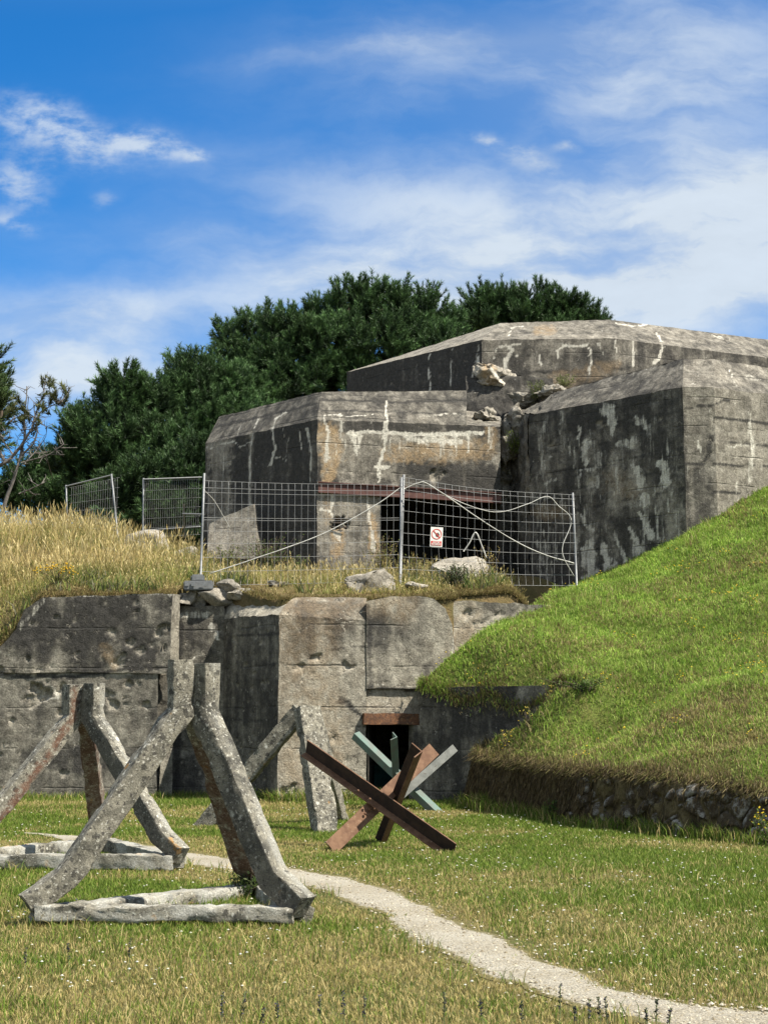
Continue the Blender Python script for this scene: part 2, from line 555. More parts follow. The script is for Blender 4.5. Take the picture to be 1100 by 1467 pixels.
M_RUST = simple('rusty_steel', (0.105, 0.053, 0.030), (0.17, 0.095, 0.055), 9, 0.8, 0.0, 0.6, 0.3, (0.25, 0.17, 0.115))
M_RUSTB = simple('rusty_lintel', (0.17, 0.08, 0.04), (0.075, 0.042, 0.03), 14, 0.85, 0.0, 0.6, 0.2, (0.42, 0.29, 0.16))
M_REDST = simple('red_painted_steel', (0.075, 0.034, 0.030), (0.11, 0.052, 0.042), 9, 0.7, 0.0, 0.3)
M_RUST_SHADE = simple('shaded_rusty_steel', (0.028, 0.020, 0.017), (0.05, 0.032, 0.025), 9, 0.85, 0.0, 0.6, 0.2)  # same rust with shade put into the colour
M_GREYST = simple('grey_weathered_steel', (0.20, 0.205, 0.19), (0.13, 0.135, 0.125), 7, 0.75, 0.0, 0.4, 0.3, (0.09, 0.08, 0.065))
M_GREEN = simple('weathered_green_steel', (0.115, 0.175, 0.15), (0.12, 0.135, 0.12), 6, 0.75, 0.0, 0.4, 0.3, (0.10, 0.085, 0.065))
M_GALV = simple('galvanised_steel', (0.22, 0.225, 0.23), (0.15, 0.155, 0.16), 25, 0.5, 0.25, 0.1, 0.5)
M_WIRE = simple('galvanised_wire', (0.34, 0.34, 0.335), (0.26, 0.26, 0.26), 25, 0.5, 0.1, 0.0, 0.5)
M_FOOT = simple('grey_plastic', (0.13, 0.135, 0.14), (0.18, 0.185, 0.19), 18, 0.6, 0.0, 0.2)
M_TAPE = simple('white_tape', (0.55, 0.54, 0.51), (0.4, 0.39, 0.36), 20, 0.6, 0.0, 0.1)
M_TEAL = simple('teal_paint', (0.006, 0.05, 0.045), (0.008, 0.035, 0.032), 8, 0.6)
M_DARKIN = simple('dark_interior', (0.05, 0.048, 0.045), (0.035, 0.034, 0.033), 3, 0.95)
M_IRON = simple('dark_iron', (0.04, 0.035, 0.03), (0.07, 0.05, 0.04), 20, 0.7)
M_SIGNW = simple('sign_white', (0.74, 0.72, 0.68), (0.68, 0.66, 0.62), 30, 0.5, 0, 0.0)
M_SIGNR = simple('sign_red', (0.55, 0.07, 0.06), (0.48, 0.06, 0.05), 30, 0.5, 0, 0.0)
M_SIGNK = simple('sign_dark', (0.07, 0.03, 0.03), (0.09, 0.04, 0.035), 30, 0.5, 0, 0.0)
M_BARK = simple('bark', (0.085, 0.06, 0.045), (0.045, 0.034, 0.028), 7, 0.95, 0, 0.8)
M_BARKG = simple('grey_bark', (0.18, 0.165, 0.15), (0.085, 0.075, 0.068), 5, 0.95, 0, 0.6)
M_ROCK = concrete('broken_concrete', light=(0.36, 0.33, 0.28), streak_amt=0.2, mott=1.0, lines=0.0, lichen=0.2, seed=7.0, chips=0.8)


def blade_mat(name, transl=0.35, rough=0.6):
    m, N = new_mat(name)
    at_ = N.n('ShaderNodeAttribute', attribute_name='tone')
    d = N.n('ShaderNodeBsdfPrincipled', {'Base Color': at_.outputs['Color'], 'Roughness': rough, 'Specular IOR Level': 0.2})
    t = N.n('ShaderNodeBsdfTranslucent', {'Color': at_.outputs['Color']})
    mx = N.n('ShaderNodeMixShader', {0: transl, 1: d.outputs[0], 2: t.outputs[0]})
    N.n('ShaderNodeOutputMaterial', {'Surface': mx.outputs[0]})
    return m


M_BLADE = blade_mat('grass_blades')
M_NEEDLE = blade_mat('pine_needles', 0.15, 0.5)
M_PETAL = blade_mat('petals', 0.3, 0.7)

rng = np.random.default_rng(7)


# ------------------------------------------------------------------ ground
def gz(x, y):
    """small rise of the lawn towards the wall"""
    x = np.asarray(x, float)
    y = np.asarray(y, float)
    P = np.stack([x, y, np.zeros_like(x)], -1).reshape(-1, 3)
    n = fbm(P, 0.55, 2).reshape(x.shape) * 0.05
    return 0.1 * sstep(y, 20, 26) + n * sstep(y, 2, 6)


def gnd(px, py):
    u, v = (px - CX) / F, (CY - py) / F
    d = (u, CT - v * ST, ST + v * CT)
    z = 0.0
    for _ in range(6):
        t = (z - H) / d[2]
        z = float(gz(np.array([d[0] * t]), np.array([d[1] * t]))[0])
    return np.array((d[0] * t, d[1] * t, z))


def axis(lo, hi, dense_lo, dense_hi, step):
    a = list(np.arange(dense_lo, dense_hi + step, step))
    s, x = step, dense_hi
    while x < hi:
        s *= 1.35
        x += s
        a.append(min(x, hi))
    s, x = step, dense_lo
    while x > lo:
        s *= 1.35
        x -= s
        a.insert(0, max(x, lo))
    return np.array(sorted(set(a)))


def ground_mat():
    m, N = new_mat('lawn_soil')
    pos = N.n('ShaderNodeNewGeometry').outputs['Position']
    big = N.noise(pos, 0.7, 5, 0.6)
    mid = N.noise(pos, 8, 6, 0.7)
    fine = N.noise(pos, 70, 4, 0.7)
    c = N.mix(N.ramp(big, 0.4, 0.62), (0.085, 0.105, 0.028), (0.17, 0.145, 0.06))
    c = N.mix(N.ramp(mid, 0.45, 0.7), c, (0.12, 0.10, 0.05))
    c = N.mix(N.ramp(fine, 0.5, 0.7), c, (0.05, 0.05, 0.02))
    finish(N, c, 0.95, N.m('ADD', mid, fine), 0.8, 0.03, 0.1)
    return m


M_SOIL = ground_mat()
gx = axis(-800, 800, -12, 12, 0.25)
gy = axis(-200, 1500, 2, 36, 0.25)
X, Y = np.meshgrid(gx, gy)
GV = np.stack([X.ravel(), Y.ravel(), gz(X, Y).ravel()], 1)
i, j = np.meshgrid(np.arange(len(gx) - 1), np.arange(len(gy) - 1))
k = (j * len(gx) + i).ravel()
tag(mesh_np('lawn', GV, np.stack([k, k + 1, k + len(gx) + 1, k + len(gx)], 1), M_SOIL), 'mown lawn of green and straw coloured grass', None, None, 'structure')

# path
PATH_UP = [(40, 1190), (110, 1197), (200, 1208), (300, 1224), (420, 1243), (500, 1258), (580, 1284), (640, 1310), (700, 1338), (800, 1382), (900, 1420), (1000, 1442), (1100, 1452), (1250, 1462)]
PATH_LO = [(35, 1198), (90, 1206), (170, 1222), (300, 1245), (400, 1263), (470, 1282), (530, 1306), (580, 1336), (640, 1374), (720, 1408), (800, 1432), (880, 1452), (980, 1480), (1150, 1520)]
pu = resample([gnd(*q) for q in PATH_UP], 0.1)
pl = resample([gnd(*q) for q in PATH_LO], 0.1)


def lerp_poly(P, n):
    L = np.concatenate([[0], np.cumsum(np.linalg.norm(np.diff(P, axis=0), axis=1))])
    t = np.linspace(0, L[-1], n)
    return np.stack([np.interp(t, L, P[:, c]) for c in range(3)], 1)


NP_ = 520
# pair the two edges knot by knot so that the strip runs straight across
def paired(A, B, n):
    ka, kb = [gnd(*q) for q in A], [gnd(*q) for q in B]
    t = np.linspace(0, len(ka) - 1, n)
    f = lambda K: np.stack([np.interp(t, np.arange(len(K)), np.array(K)[:, c]) for c in range(3)], 1)
    return f(ka), f(kb)


pu, pl = paired(PATH_UP, PATH_LO, NP_)
pu[:, :2] += (vfbm(pu, 2.5, 3)[:, :2]) * 0.28
pl[:, :2] += (vfbm(pl + 40, 2.5, 3)[:, :2]) * 0.28
NC = 22
mid_p = (pu + pl) / 2
tap = 0.93 * (0.25 + 0.75 * sstep(np.arange(NP_), 0, 60))[:, None]
pu = mid_p + (pu - mid_p) * tap
pl = mid_p + (pl - mid_p) * tap
pw_ = (pu - pl)
pw_ = pw_ / (np.linalg.norm(pw_, axis=1)[:, None] + 1e-9)
puE, plE = pu + pw_ * 0.04, pl - pw_ * 0.04
u_ = np.linspace(0, 1, NC + 1)
PV = []
for c in range(NC + 1):
    q = puE * (1 - c / NC) + plE * (c / NC)
    PV.append(q)
PV = np.array(PV)                                   # NC+1, NP, 3
PV[..., 2] = gz(PV[..., 0], PV[..., 1]) + 0.004 + 0.012 * np.sin(np.linspace(0, math.pi, NC + 1))[:, None]
i, j = np.meshgrid(np.arange(NP_ - 1), np.arange(NC))
k = (j * NP_ + i).ravel()


def path_mat():
    m, N = new_mat('gravel')
    pos = N.n('ShaderNodeNewGeometry').outputs['Position']
    big = N.noise(pos, 1.2, 5, 0.6)
    ed = N.n('ShaderNodeSeparateColor', {0: N.n('ShaderNodeAttribute', attribute_name='edge').outputs['Color']}).outputs[0]
    vo = N.n('ShaderNodeTexVoronoi', {'Vector': pos, 'Scale': 55.0})
    sv = N.n('ShaderNodeSeparateColor', {0: vo.outputs['Color']})
    fine = N.noise(pos, 120, 4, 0.7)
    c = N.mix(N.ramp(big, 0.35, 0.65), (0.37, 0.335, 0.265), (0.29, 0.25, 0.18))
    c = N.mix(N.m('MULTIPLY', sv.outputs[0], 0.55), c, (0.43, 0.405, 0.345))
    c = N.mix(N.ramp(sv.outputs[1], 0.75, 0.95, 0, 0.55), c, (0.16, 0.14, 0.11))
    c = N.mix(N.ramp(fine, 0.52, 0.72, 0, 0.5), c, (0.2, 0.17, 0.13))
    worn = N.m('ADD', ed, N.m('MULTIPLY', N.m('SUBTRACT', N.noise(pos, 7, 7, 0.7), 0.5), 1.5))
    c = N.mix(N.ramp(N.noise(pos, 3.5, 6, 0.7), 0.52, 0.7, 0, 0.45), c, (0.2, 0.165, 0.11))
    c = N.mix(N.ramp(worn, 0.25, 0.6), (0.155, 0.135, 0.06), c)
    finish(N, c, 0.95, N.m('SUBTRACT', fine, vo.outputs['Distance']), 0.8, 0.015, 0.15)
    return m


tag(mesh_np('path', PV.reshape(-1, 3), np.stack([k, k + 1, k + NP_ + 1, k + NP_], 1)[:, ::-1], path_mat(), None, {'edge': np.repeat(np.stack([np.clip(np.minimum(u_, 1 - u_) * 4.5, 0, 1)] * 3, 1)[:, None], NP_, 1).reshape(-1, 3)}), 'pale gravel footpath winding through the lawn', None, None, 'structure')
path_poly = np.concatenate([pu[:, :2], pl[::-1, :2]])


def inside(x, y, poly):
    r = np.zeros(x.shape, bool)
    x0, y0 = poly[-1]
    for x1, y1 in poly:
        c = ((y1 > y) != (y0 > y))
        with np.errstate(divide='ignore', invalid='ignore'):
            xi = (x0 - x1) * (y - y1) / (y0 - y1 + 1e-12) + x1
        r ^= c & (x < xi)
        x0, y0 = x1, y1
    return r


# ------------------------------------------------------------------ terrace behind the low wall
FRONT = np.array([(-60, 27.45), (-6.2, 27.45), (-3.75, 27.45), (-3.7, 28.15), (-2.85, 28.15), (-2.4, 27.5), (-1.75, 26.65), (-0.3, 26.8), (1.25, 27.1), (1.35, 27.35), (2.6, 27.8), (14, 28.0)])


def tz(x, y):
    x = np.asarray(x, float)
    y = np.asarray(y, float)
    P = np.stack([x, y, 0 * x], -1).reshape(-1, 3)
    z = np.interp(y, [26, 27, 28.5, 33, 36, 42, 60, 150, 200], [3.56, 3.6, 4.02, 4.95, 5.35, 5.75, 6.3, 6.5, 0])
    z = z + 0.55 * sstep(-x, 5.3, 7.6) * sstep(y, 29, 35) - 0.42 * sstep(x, -4.5, -2.5) * sstep(y, 28.6, 31)
    drop = np.clip((-x - 6.15) * 1.45, 0, 3.8)
    z = z - drop * np.exp(-np.clip(y - 27.45, 0, None) / 1.1)
    z = z - 1.7 * sstep(x, 2.2, 3.6) * sstep(34.5 - y, 0, 1.5)
    z = z + fbm(P, 0.8, 3).reshape(x.shape) * 0.16 * sstep(y, 27.5, 28.5)
    return z


def soil_mat(name, c1, c2, c3):
    m, N = new_mat(name)
    pos = N.n('ShaderNodeNewGeometry').outputs['Position']
    a = N.noise(pos, 2.2, 6, 0.65)
    f = N.noise(pos, 30, 5, 0.7)
    c = N.mix(N.ramp(a, 0.4, 0.62), c1, c2)
    c = N.mix(N.ramp(f, 0.48, 0.7), c, c3)
    finish(N, c, 0.95, N.m('ADD', a, f), 0.9, 0.05, 0.1)
    return m


M_TERR = soil_mat('dry_terrace_soil', (0.17, 0.125, 0.06), (0.12, 0.10, 0.042), (0.07, 0.052, 0.028))
tx = np.concatenate([np.linspace(-60, -12, 24), np.linspace(-11.6, 5, 110), np.linspace(5.5, 14, 12)])
tt = np.concatenate([np.linspace(0, 0.12, 40), np.linspace(0.125, 1, 60) ** 1.0])
TX = np.repeat(tx[None, :], len(tt), 0)
fr = np.interp(tx, FRONT[:, 0], FRONT[:, 1])
TY = fr[None, :] + tt[:, None] * 172
TZ = tz(TX, TY)
TVv = np.stack([TX, TY, TZ], -1)
skirt = TVv[:1].copy()
skirt[..., 2] = np.maximum(skirt[..., 2] - 0.9, -0.2)
TVv = np.concatenate([skirt, TVv], 0)
nr, nc = TVv.shape[:2]
i, j = np.meshgrid(np.arange(nc - 1), np.arange(nr - 1))
k = (j * nc + i).ravel()
tag(mesh_np('terrace', TVv.reshape(-1, 3), np.stack([k, k + 1, k + nc + 1, k + nc], 1), M_TERR), 'raised earth terrace behind the low concrete wall', None, None, 'structure')

# ------------------------------------------------------------------ grassy mound
MC = [(680, 1085, 25.1), (720, 1089, 24.1), (780, 1093, 22.8), (850, 1101, 21.2), (960, 1116, 19.7), (1100, 1132, 18.3), (1250, 1150, 17.4), (1450, 1170, 16.6),
      (760, 1030, 24.4), (835, 988, 23.75), (600, 986, 26.42), (700, 984, 25.34), (790, 986, 24.4), (650, 941, 26.65), (700, 904, 26.95), (742, 880, 27.4), (790, 856, 28.6),
      (828, 846, 29.8), (833, 838, 33.6), (900, 809, 32.8), (977, 772, 31.9), (1022, 746, 31.9), (1100, 697, 32.6), (1250, 610, 33.6), (1500, 560, 34.2),
      (860, 940, 25.4), (900, 900, 26.6), (1000, 860, 27.4), (1100, 850, 26.2), (850, 1040, 23.6), (960, 1010, 22.6), (1100, 985, 22.0), (1300, 900, 25)]
MP = np.array([at(*c) for c in MC])


def rbf_fit(P, z):
    n = len(P)
    D = np.linalg.norm(P[:, None] - P[None], axis=2)
    K = np.where(D > 0, D * D * np.log(D + 1e-9), 0) + np.eye(n) * 0.02
    A = np.zeros((n + 3, n + 3))
    A[:n, :n] = K
    A[:n, n] = 1
    A[:n, n + 1:] = P
    A[n, :n] = 1
    A[n + 1:, :n] = P.T
    return np.linalg.solve(A, np.concatenate([z, np.zeros(3)]))


MW = rbf_fit(MP[:, :2], MP[:, 2])


def mz0(x, y):
    q = np.stack([np.ravel(x), np.ravel(y)], 1)
    D = np.linalg.norm(q[:, None] - MP[None, :, :2], axis=2)
    K = np.where(D > 1e-9, D * D * np.log(D + 1e-9), 0)
    n = len(MP)
    return (K @ MW[:n] + MW[n] + q @ MW[n + 1:]).reshape(np.shape(x))


def mz(x, y):
    x = np.asarray(x, float)
    y = np.asarray(y, float)
    P = np.stack([x, y, 0 * x], -1).reshape(-1, 3)
    return mz0(x, y) + fbm(P, 1.1, 3).reshape(x.shape) * 0.26 + fbm(P, 4.0, 2).reshape(x.shape) * 0.08


lobe = [at(*c)[:2] for c in MC[:8]]
m_bound = [at(600, 986, 26.42)[:2], at(700, 984, 25.34)[:2], at(838, 986, 23.93)[:2], at(834, 988, 23.76)[:2], at(800, 1004, 24.08)[:2], at(760, 1030, 24.42)[:2], at(715, 1060, 24.88)[:2]] + lobe + \
    [np.array((14.0, 20.0)), np.array((18.0, 36.0)), at(1022, 746, 33.0)[:2], at(833, 838, 34.2)[:2], at(800, 850, 31.0)[:2], at(775, 858, 28.4)[:2], at(742, 880, 27.35)[:2], at(700, 904, 26.92)[:2], at(650, 941, 26.62)[:2]]
m_poly = resample([np.append(b, 0) for b in m_bound + m_bound[:1]], 0.15)[:-1, :2]


def build_mound():
    n = len(m_poly)
    gx_, gy_ = np.meshgrid(np.arange(0, 18, 0.16), np.arange(16, 36, 0.16))
    gx_, gy_ = gx_.ravel() + rng.uniform(-.03, .03, gx_.size), gy_.ravel() + rng.uniform(-.03, .03, gx_.size)
    k = inside(gx_, gy_, m_poly)
    pts = [Vector((float(a), float(b))) for a, b in m_poly] + [Vector((float(a), float(b))) for a, b in zip(gx_[k], gy_[k])]
    vs, es, fs, *_ = delaunay_2d_cdt(pts, [], [list(range(n))], 1, 1e-4)
    V = np.array([(v.x, v.y) for v in vs])
    V3 = np.column_stack([V, mz(V[:, 0], V[:, 1])])
    tri = np.array([f for f in fs if len(f) == 3])
    V3 = V3
    a, b, c = V3[tri[:, 0]], V3[tri[:, 1]], V3[tri[:, 2]]
    flip = np.cross(b - a, c - a)[:, 2] < 0
    tri[flip] = tri[flip][:, ::-1]
    return tag(mesh_np('mound', V3, tri, M_MOUND), 'grass covered earth mound rising to the bunker', None, None, 'structure')


M_MOUND = soil_mat('mound_turf', (0.10, 0.135, 0.028), (0.12, 0.13, 0.035), (0.05, 0.06, 0.02))
build_mound()

# ------------------------------------------------------------------ bunker
bunker = empty('bunker', (1.5, 36, 5))
tag(bunker, 'massive grey concrete bunker with sloping roof edges and white lime streaks behind the fence', 'bunker')
ZB = 3.6


def down(p, z):
    q = np.array(p, float)
    q[2] = z
    return q


def drips(px, py, P, n, x0, x1, y0, y1, seed, wmin=1.2, wmax=4.0, lmin=15, lmax=60, s=0.8):
    r = np.random.default_rng(seed)
    lst = []
    for _ in range(n):
        x, y = r.uniform(x0, x1), r.uniform(y0, y1)
        L = r.uniform(lmin, lmax)
        w = r.uniform(wmin, wmax)
        pts = [(x, y), (x + r.uniform(-3, 3), y + L * 0.5), (x + r.uniform(-5, 5), y + L)]
        lst.append((pts, w, w * 0.35, s * r.uniform(0.5, 1.0)))
    return strokes(px, py, P, lst)


def crack_list(r, x, y, n, step, ang, w, s):
    pts = [(x, y)]
    for _ in range(n):
        ang += r.uniform(-0.8, 0.8)
        x += step * math.cos(ang)
        y += step * math.sin(ang)
        pts.append((x, y))
    return (pts, w, w * 0.6, s)


LW = {  # left wing outline (px, py, depth)
    'far': (295, 635, 37.0), 'cor': (455, 601, 34.0), 'rgt': (716, 611, 35.1),
}
far, cor, rgt = at(*LW['far']), at(*LW['cor']), at(*LW['rgt'])
farT, corT, rgtT = at(314, 597, 37.5), at(461, 561, 34.6), at(668, 560, 35.5)
mid_ = at(668, 607.5, 34.9)
t_ = (at(668, 600, 34.9)[0] - cor[0]) / (rgt[0] - cor[0])
mid_ = cor + (rgt - cor) * t_


def paint_left(S, px, py, P):
    S[:, 1] += 0.25 * sstep(fbm(P, 1.5, 3), -0.1, 0.2)
    lt = [([(315, 640), (316, 745)], 19, 19, 1.0), ([(361, 606), (359, 700), (362, 760)], 4, 3.5, 0.7)]
    g = strokes(px, py, P, lt, 1.5)
    S[:, 1] -= 0.55 * g
    S[:, 0] = np.maximum(S[:, 0], lime(px, py, P, [
        ([(363, 604), (360, 640), (358, 700), (361, 760)], 3, 2, 0.75), ([(388, 604), (394, 640), (388, 668)], 2.5, 4.5, 0.9), ([(388, 660), (400, 655), (411, 660)], 1.5, 1, 0.7),
        ([(415, 600), (412, 640), (408, 660)], 1.2, 1.0, 0.6), ([(440, 615), (446, 650), (444, 690)], 5, 2, 0.7), ([(297, 642), (335, 632)], 2, 2, 0.9), ([(430, 618), (432, 645)], 3, 1, 0.6),
        ([(335, 632), (345, 640), (360, 632)], 2, 2, 0.7), ([(405, 612), (409, 640)], 1.0, 0.8, 0.6), ([(320, 650), (320, 700)], 2.5, 2, 0.45), ([(304, 650), (305, 720)], 1.5, 2, 0.4)], 2.0))


def paint_front(S, px, py, P):
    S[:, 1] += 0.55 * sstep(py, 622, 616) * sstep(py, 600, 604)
    S[:, 1] += 0.30 * sstep(fbm(P, 2.2, 3), -0.05, 0.15) * sstep(py, 650, 672)
    S[:, 1] += strokes(px, py, P, [([(700, 625), (690, 650), (650, 690), (715, 695)], 16, 26, 0.5), ([(600, 630), (600, 690)], 12, 25, 0.3), ([(625, 672), (645, 678)], 15, 12, 0.7), ([(455, 640), (456, 690)], 5, 5, 0.3)], 8)
    S[:, 2] = np.maximum(S[:, 2], strokes(px, py, P, [([(470, 625), (475, 660), (470, 690)], 18, 8, 0.9), ([(560, 645), (620, 650), (680, 645)], 14, 16, 0.75), ([(640, 635), (690, 640)], 8, 8, 0.6), ([(702, 605), (702, 650)], 9, 9, 0.6)], 6))
    S[:, 0] = np.maximum(S[:, 0], lime(px, py, P, [
        ([(498, 622), (540, 618), (600, 623), (690, 620)], 3.5, 5, 1.0), ([(580, 626), (600, 630), (660, 632)], 6, 7, 0.8), ([(505, 622), (510, 645)], 8, 5, 1.0),
        ([(516, 625), (512, 650)], 5, 2, 0.9), ([(553, 600), (551, 640), (543, 662), (543, 690)], 5, 2, 1.0), ([(540, 668), (556, 668)], 6, 5, 0.9), ([(466, 601), (470, 620), (466, 660)], 3, 6, 0.8),
        ([(489, 604), (486, 630)], 5, 3, 0.7), ([(700, 600), (703, 640)], 6, 5, 0.7), ([(655, 625), (655, 655)], 4, 2, 0.8), ([(672, 622), (670, 650)], 5, 2, 0.8), ([(635, 626), (636, 650)], 5, 2, 0.7),
        ([(610, 626), (612, 648)], 4, 2, 0.7), ([(590, 640), (570, 642)], 3, 3, 0.5), ([(500, 600), (560, 597), (650, 600)], 1.5, 2, 0.6), ([(530, 600), (534, 615)], 1.5, 1, 0.8)], 3))
    S[:, 0] = np.maximum(S[:, 0], 0.55 * drips(px, py, P, 40, 460, 710, 615, 640, 3, 1, 3, 8, 35))


def paint_cham(S, px, py, P):
    S[:, 1] += 0.1 * sstep(fbm(P, 3.0, 3), -0.05, 0.2)
    r = np.random.default_rng(5)
    S[:, 0] = np.maximum(S[:, 0], lime(px, py, P, [
        ([(553, 575), (553, 605)], 2.5, 3.5, 0.9), ([(470, 592), (500, 596), (535, 594)], 1.5, 1.5, 0.7), ([(465, 595), (463, 605)], 2, 2, 0.8), ([(487, 592), (484, 605)], 1.5, 2, 0.7),
        ([(410, 590), (395, 600), (390, 615)], 2.0, 2.5, 0.8), ([(370, 600), (366, 612)], 2, 2, 0.7), ([(345, 606), (340, 625)], 1.5, 1.5, 0.7), ([(300, 640), (335, 628)], 1.5, 1.5, 0.5), ([(600, 596), (660, 592)], 2.5, 1.2, 0.6)], 2))
    S[:, 1] += strokes(px, py, P, [([(460, 572), (560, 576), (668, 574)], 1.2, 1.2, 0.5), ([(315, 610), (455, 578)], 1.2, 1.2, 0.55), ([(462, 588), (560, 590), (668, 592)], 1.0, 1.0, 0.4)], 1.2)


c = Conc()
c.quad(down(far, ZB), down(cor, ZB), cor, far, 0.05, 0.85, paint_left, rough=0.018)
# pier and wall above the opening (front)
bL = at(455, 690, 34.0)
zb = bL[2]
zr = at(716, 706, 35.1)[2]
f_at = lambda t: cor + (rgt - cor) * t
tp = 0.335
P0, P1 = cor, rgt
pA, pB = down(cor, zb), down(rgt, zr)
pT = f_at(tp)
c.quad(pA, pB, rgt, cor, 0.04, 0.35, paint_front, [(625, 675, 13, 0.06), (610, 647, 6, 0.04), (668, 600, 8, 0.05)], rough=0.018)


def paint_pier(S, px, py, P):
    S[:, 1] += 0.25 * sstep(fbm(P, 2.2, 3), -0.1, 0.2)
    S[:, 2] = np.maximum(S[:, 2], strokes(px, py, P, [([(485, 765), (484, 790)], 9, 10, 0.9), ([(533, 740), (535, 790)], 6, 8, 0.9), ([(470, 720), (472, 750)], 6, 6, 0.4)], 4))
    S[:, 0] = np.maximum(S[:, 0], lime(px, py, P, [([(475, 706), (476, 735), (466, 732), (458, 728)], 3, 2.5, 0.9), ([(526, 708), (530, 750), (535, 790)], 3, 5, 0.8), ([(476, 735), (480, 745)], 4, 3, 0.9), ([(484, 765), (486, 775)], 8, 3, 0.8)], 3))


pl0, pl1 = down(pT, zb + (zr - zb) * tp), down(pT, ZB)
c.quad(down(cor, ZB), pl1, pl0, pA, 0.04, 0.25, paint_pier, [(486, 750, 10.5, 0.5), (500, 705, 3, 0.03), (510, 730, 3, 0.03)], rough=0.02)
# pier return and inside of the gun room
back = np.array((0.25, 0.97, 0)) * 4.0
bk = lambda p, f=1.0: p + np.array((-0.10, 1.0, 0)) * 4.0 * f
c.quad(pl1, bk(pl1, 0.35), bk(pl0, 0.35), pl0, 0.08, 0.35, None, rough=0.02, ochre=0.3)
c.build('left_wing', M_BUNK, bunker)
c = Conc()
c.quad(far, cor, corT, farT, 0.05, 0.60, paint_cham, rough=0.02)
c.quad(cor, mid_, rgtT, corT, 0.05, 0.58, paint_cham, rough=0.02)
c.quad(mid_, rgt, at(716, 596, 36.0), rgtT + (0, 0.4, -0.4), 0.06, 0.5, None, [(690, 590, 14, 0.15)], rough=0.03)
c.quad(farT, corT, corT + (1.5, 5, 0.05), farT + (1.5, 5, 0.05), 0.3, 0.4)
c.quad(corT, rgtT, rgtT + (0, 5, 0.05), corT + (1.5, 5, 0.05), 0.3, 0.4)
c.quad(rgtT + (0, 0.4, -0.4), rgtT + (0, 5, -0.4), rgtT + (0, 5, 0.05), rgtT, 0.2, 0.5)
c.quad(down(far, ZB) + (0.8, 4, 0), down(far, ZB), far, far + (0.8, 4, 0), 0.3, 0.6)
c.quad(far + (0.8, 4, 0), far, farT, farT + (0.8, 4, 0), 0.3, 0.6)
c.build('left_roof', M_BUNK, bunker)
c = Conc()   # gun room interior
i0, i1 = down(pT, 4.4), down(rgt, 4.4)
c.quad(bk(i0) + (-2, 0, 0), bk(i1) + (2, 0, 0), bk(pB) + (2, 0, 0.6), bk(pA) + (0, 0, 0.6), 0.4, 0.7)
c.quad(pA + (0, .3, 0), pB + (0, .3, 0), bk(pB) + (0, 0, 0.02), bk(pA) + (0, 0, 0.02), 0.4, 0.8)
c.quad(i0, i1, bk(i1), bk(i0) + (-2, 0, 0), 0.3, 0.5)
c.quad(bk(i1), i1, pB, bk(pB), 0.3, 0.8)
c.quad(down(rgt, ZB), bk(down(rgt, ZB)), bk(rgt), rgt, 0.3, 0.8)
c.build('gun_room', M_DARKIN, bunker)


def box_bm(bm, p0, p1, w, h, up=(0, 0, 1)):
    """box from p0 to p1 (axis), w across, h up, axis on the box's centre line"""
    p0, p1 = Vector(tuple(map(float, p0))), Vector(tuple(map(float, p1)))
    a = (p1 - p0).normalized()
    s = a.cross(Vector(up)).normalized()
    u = s.cross(a)
    vs = []
    for p in (p0, p1):
        for sx, sy in ((-1, -1), (1, -1), (1, 1), (-1, 1)):
            vs.append(bm.verts.new(p + s * sx * w / 2 + u * sy * h / 2))
    for f in ((0, 3, 2, 1), (4, 5, 6, 7), (0, 1, 5, 4), (1, 2, 6, 5), (2, 3, 7, 6), (3, 0, 4, 7)):
        bm.faces.new([vs[q] for q in f])
    return vs


# steel lintel over the opening (a channel: web and two flanges)
lin0, lin1 = down(cor, zb - 0.13) + (0.02, -0.0, 0), down(rgt, zr - 0.13)
fn = np.cross(rgt - cor, (0, 0, 1))
fn[2] = 0
fn /= np.linalg.norm(fn)
bm = bmesh.new()
box_bm(bm, lin0 + fn * 0.02, lin1 + fn * 0.02, 0.02, 0.255)
box_bm(bm, lin0 + fn * 0.05 + (0, 0, 0.115), lin1 + fn * 0.05 + (0, 0, 0.115), 0.05, 0.02)
box_bm(bm, lin0 + fn * 0.05 + (0, 0, -0.115), lin1 + fn * 0.05 + (0, 0, -0.115), 0.05, 0.02)
mesh_bm('steel_lintel', bm, M_REDST, bunker)
# grille bars in the vent hole
for k_ in range(3):
    q = at(486, 743 + k_ * 6, 34.05)
    V, Fc = tubes([[q - (0.17, 0, 0), q + (0.17, 0.05, 0)]], [0.012], 6)
    mesh_np('grille_bar', V, Fc, M_IRON, bunker)

# right wing
rc, rf = at(977, 555, 32.0), at(757, 594.5, 34.82)
r2, r3 = at(1022, 555, 32.05), at(1300, 590, 34.4)
rcT, rfT, r2T, r3T = at(979, 514, 32.8), at(800, 560, 35.2), at(1023, 515, 32.85), at(1300, 557, 35.3)


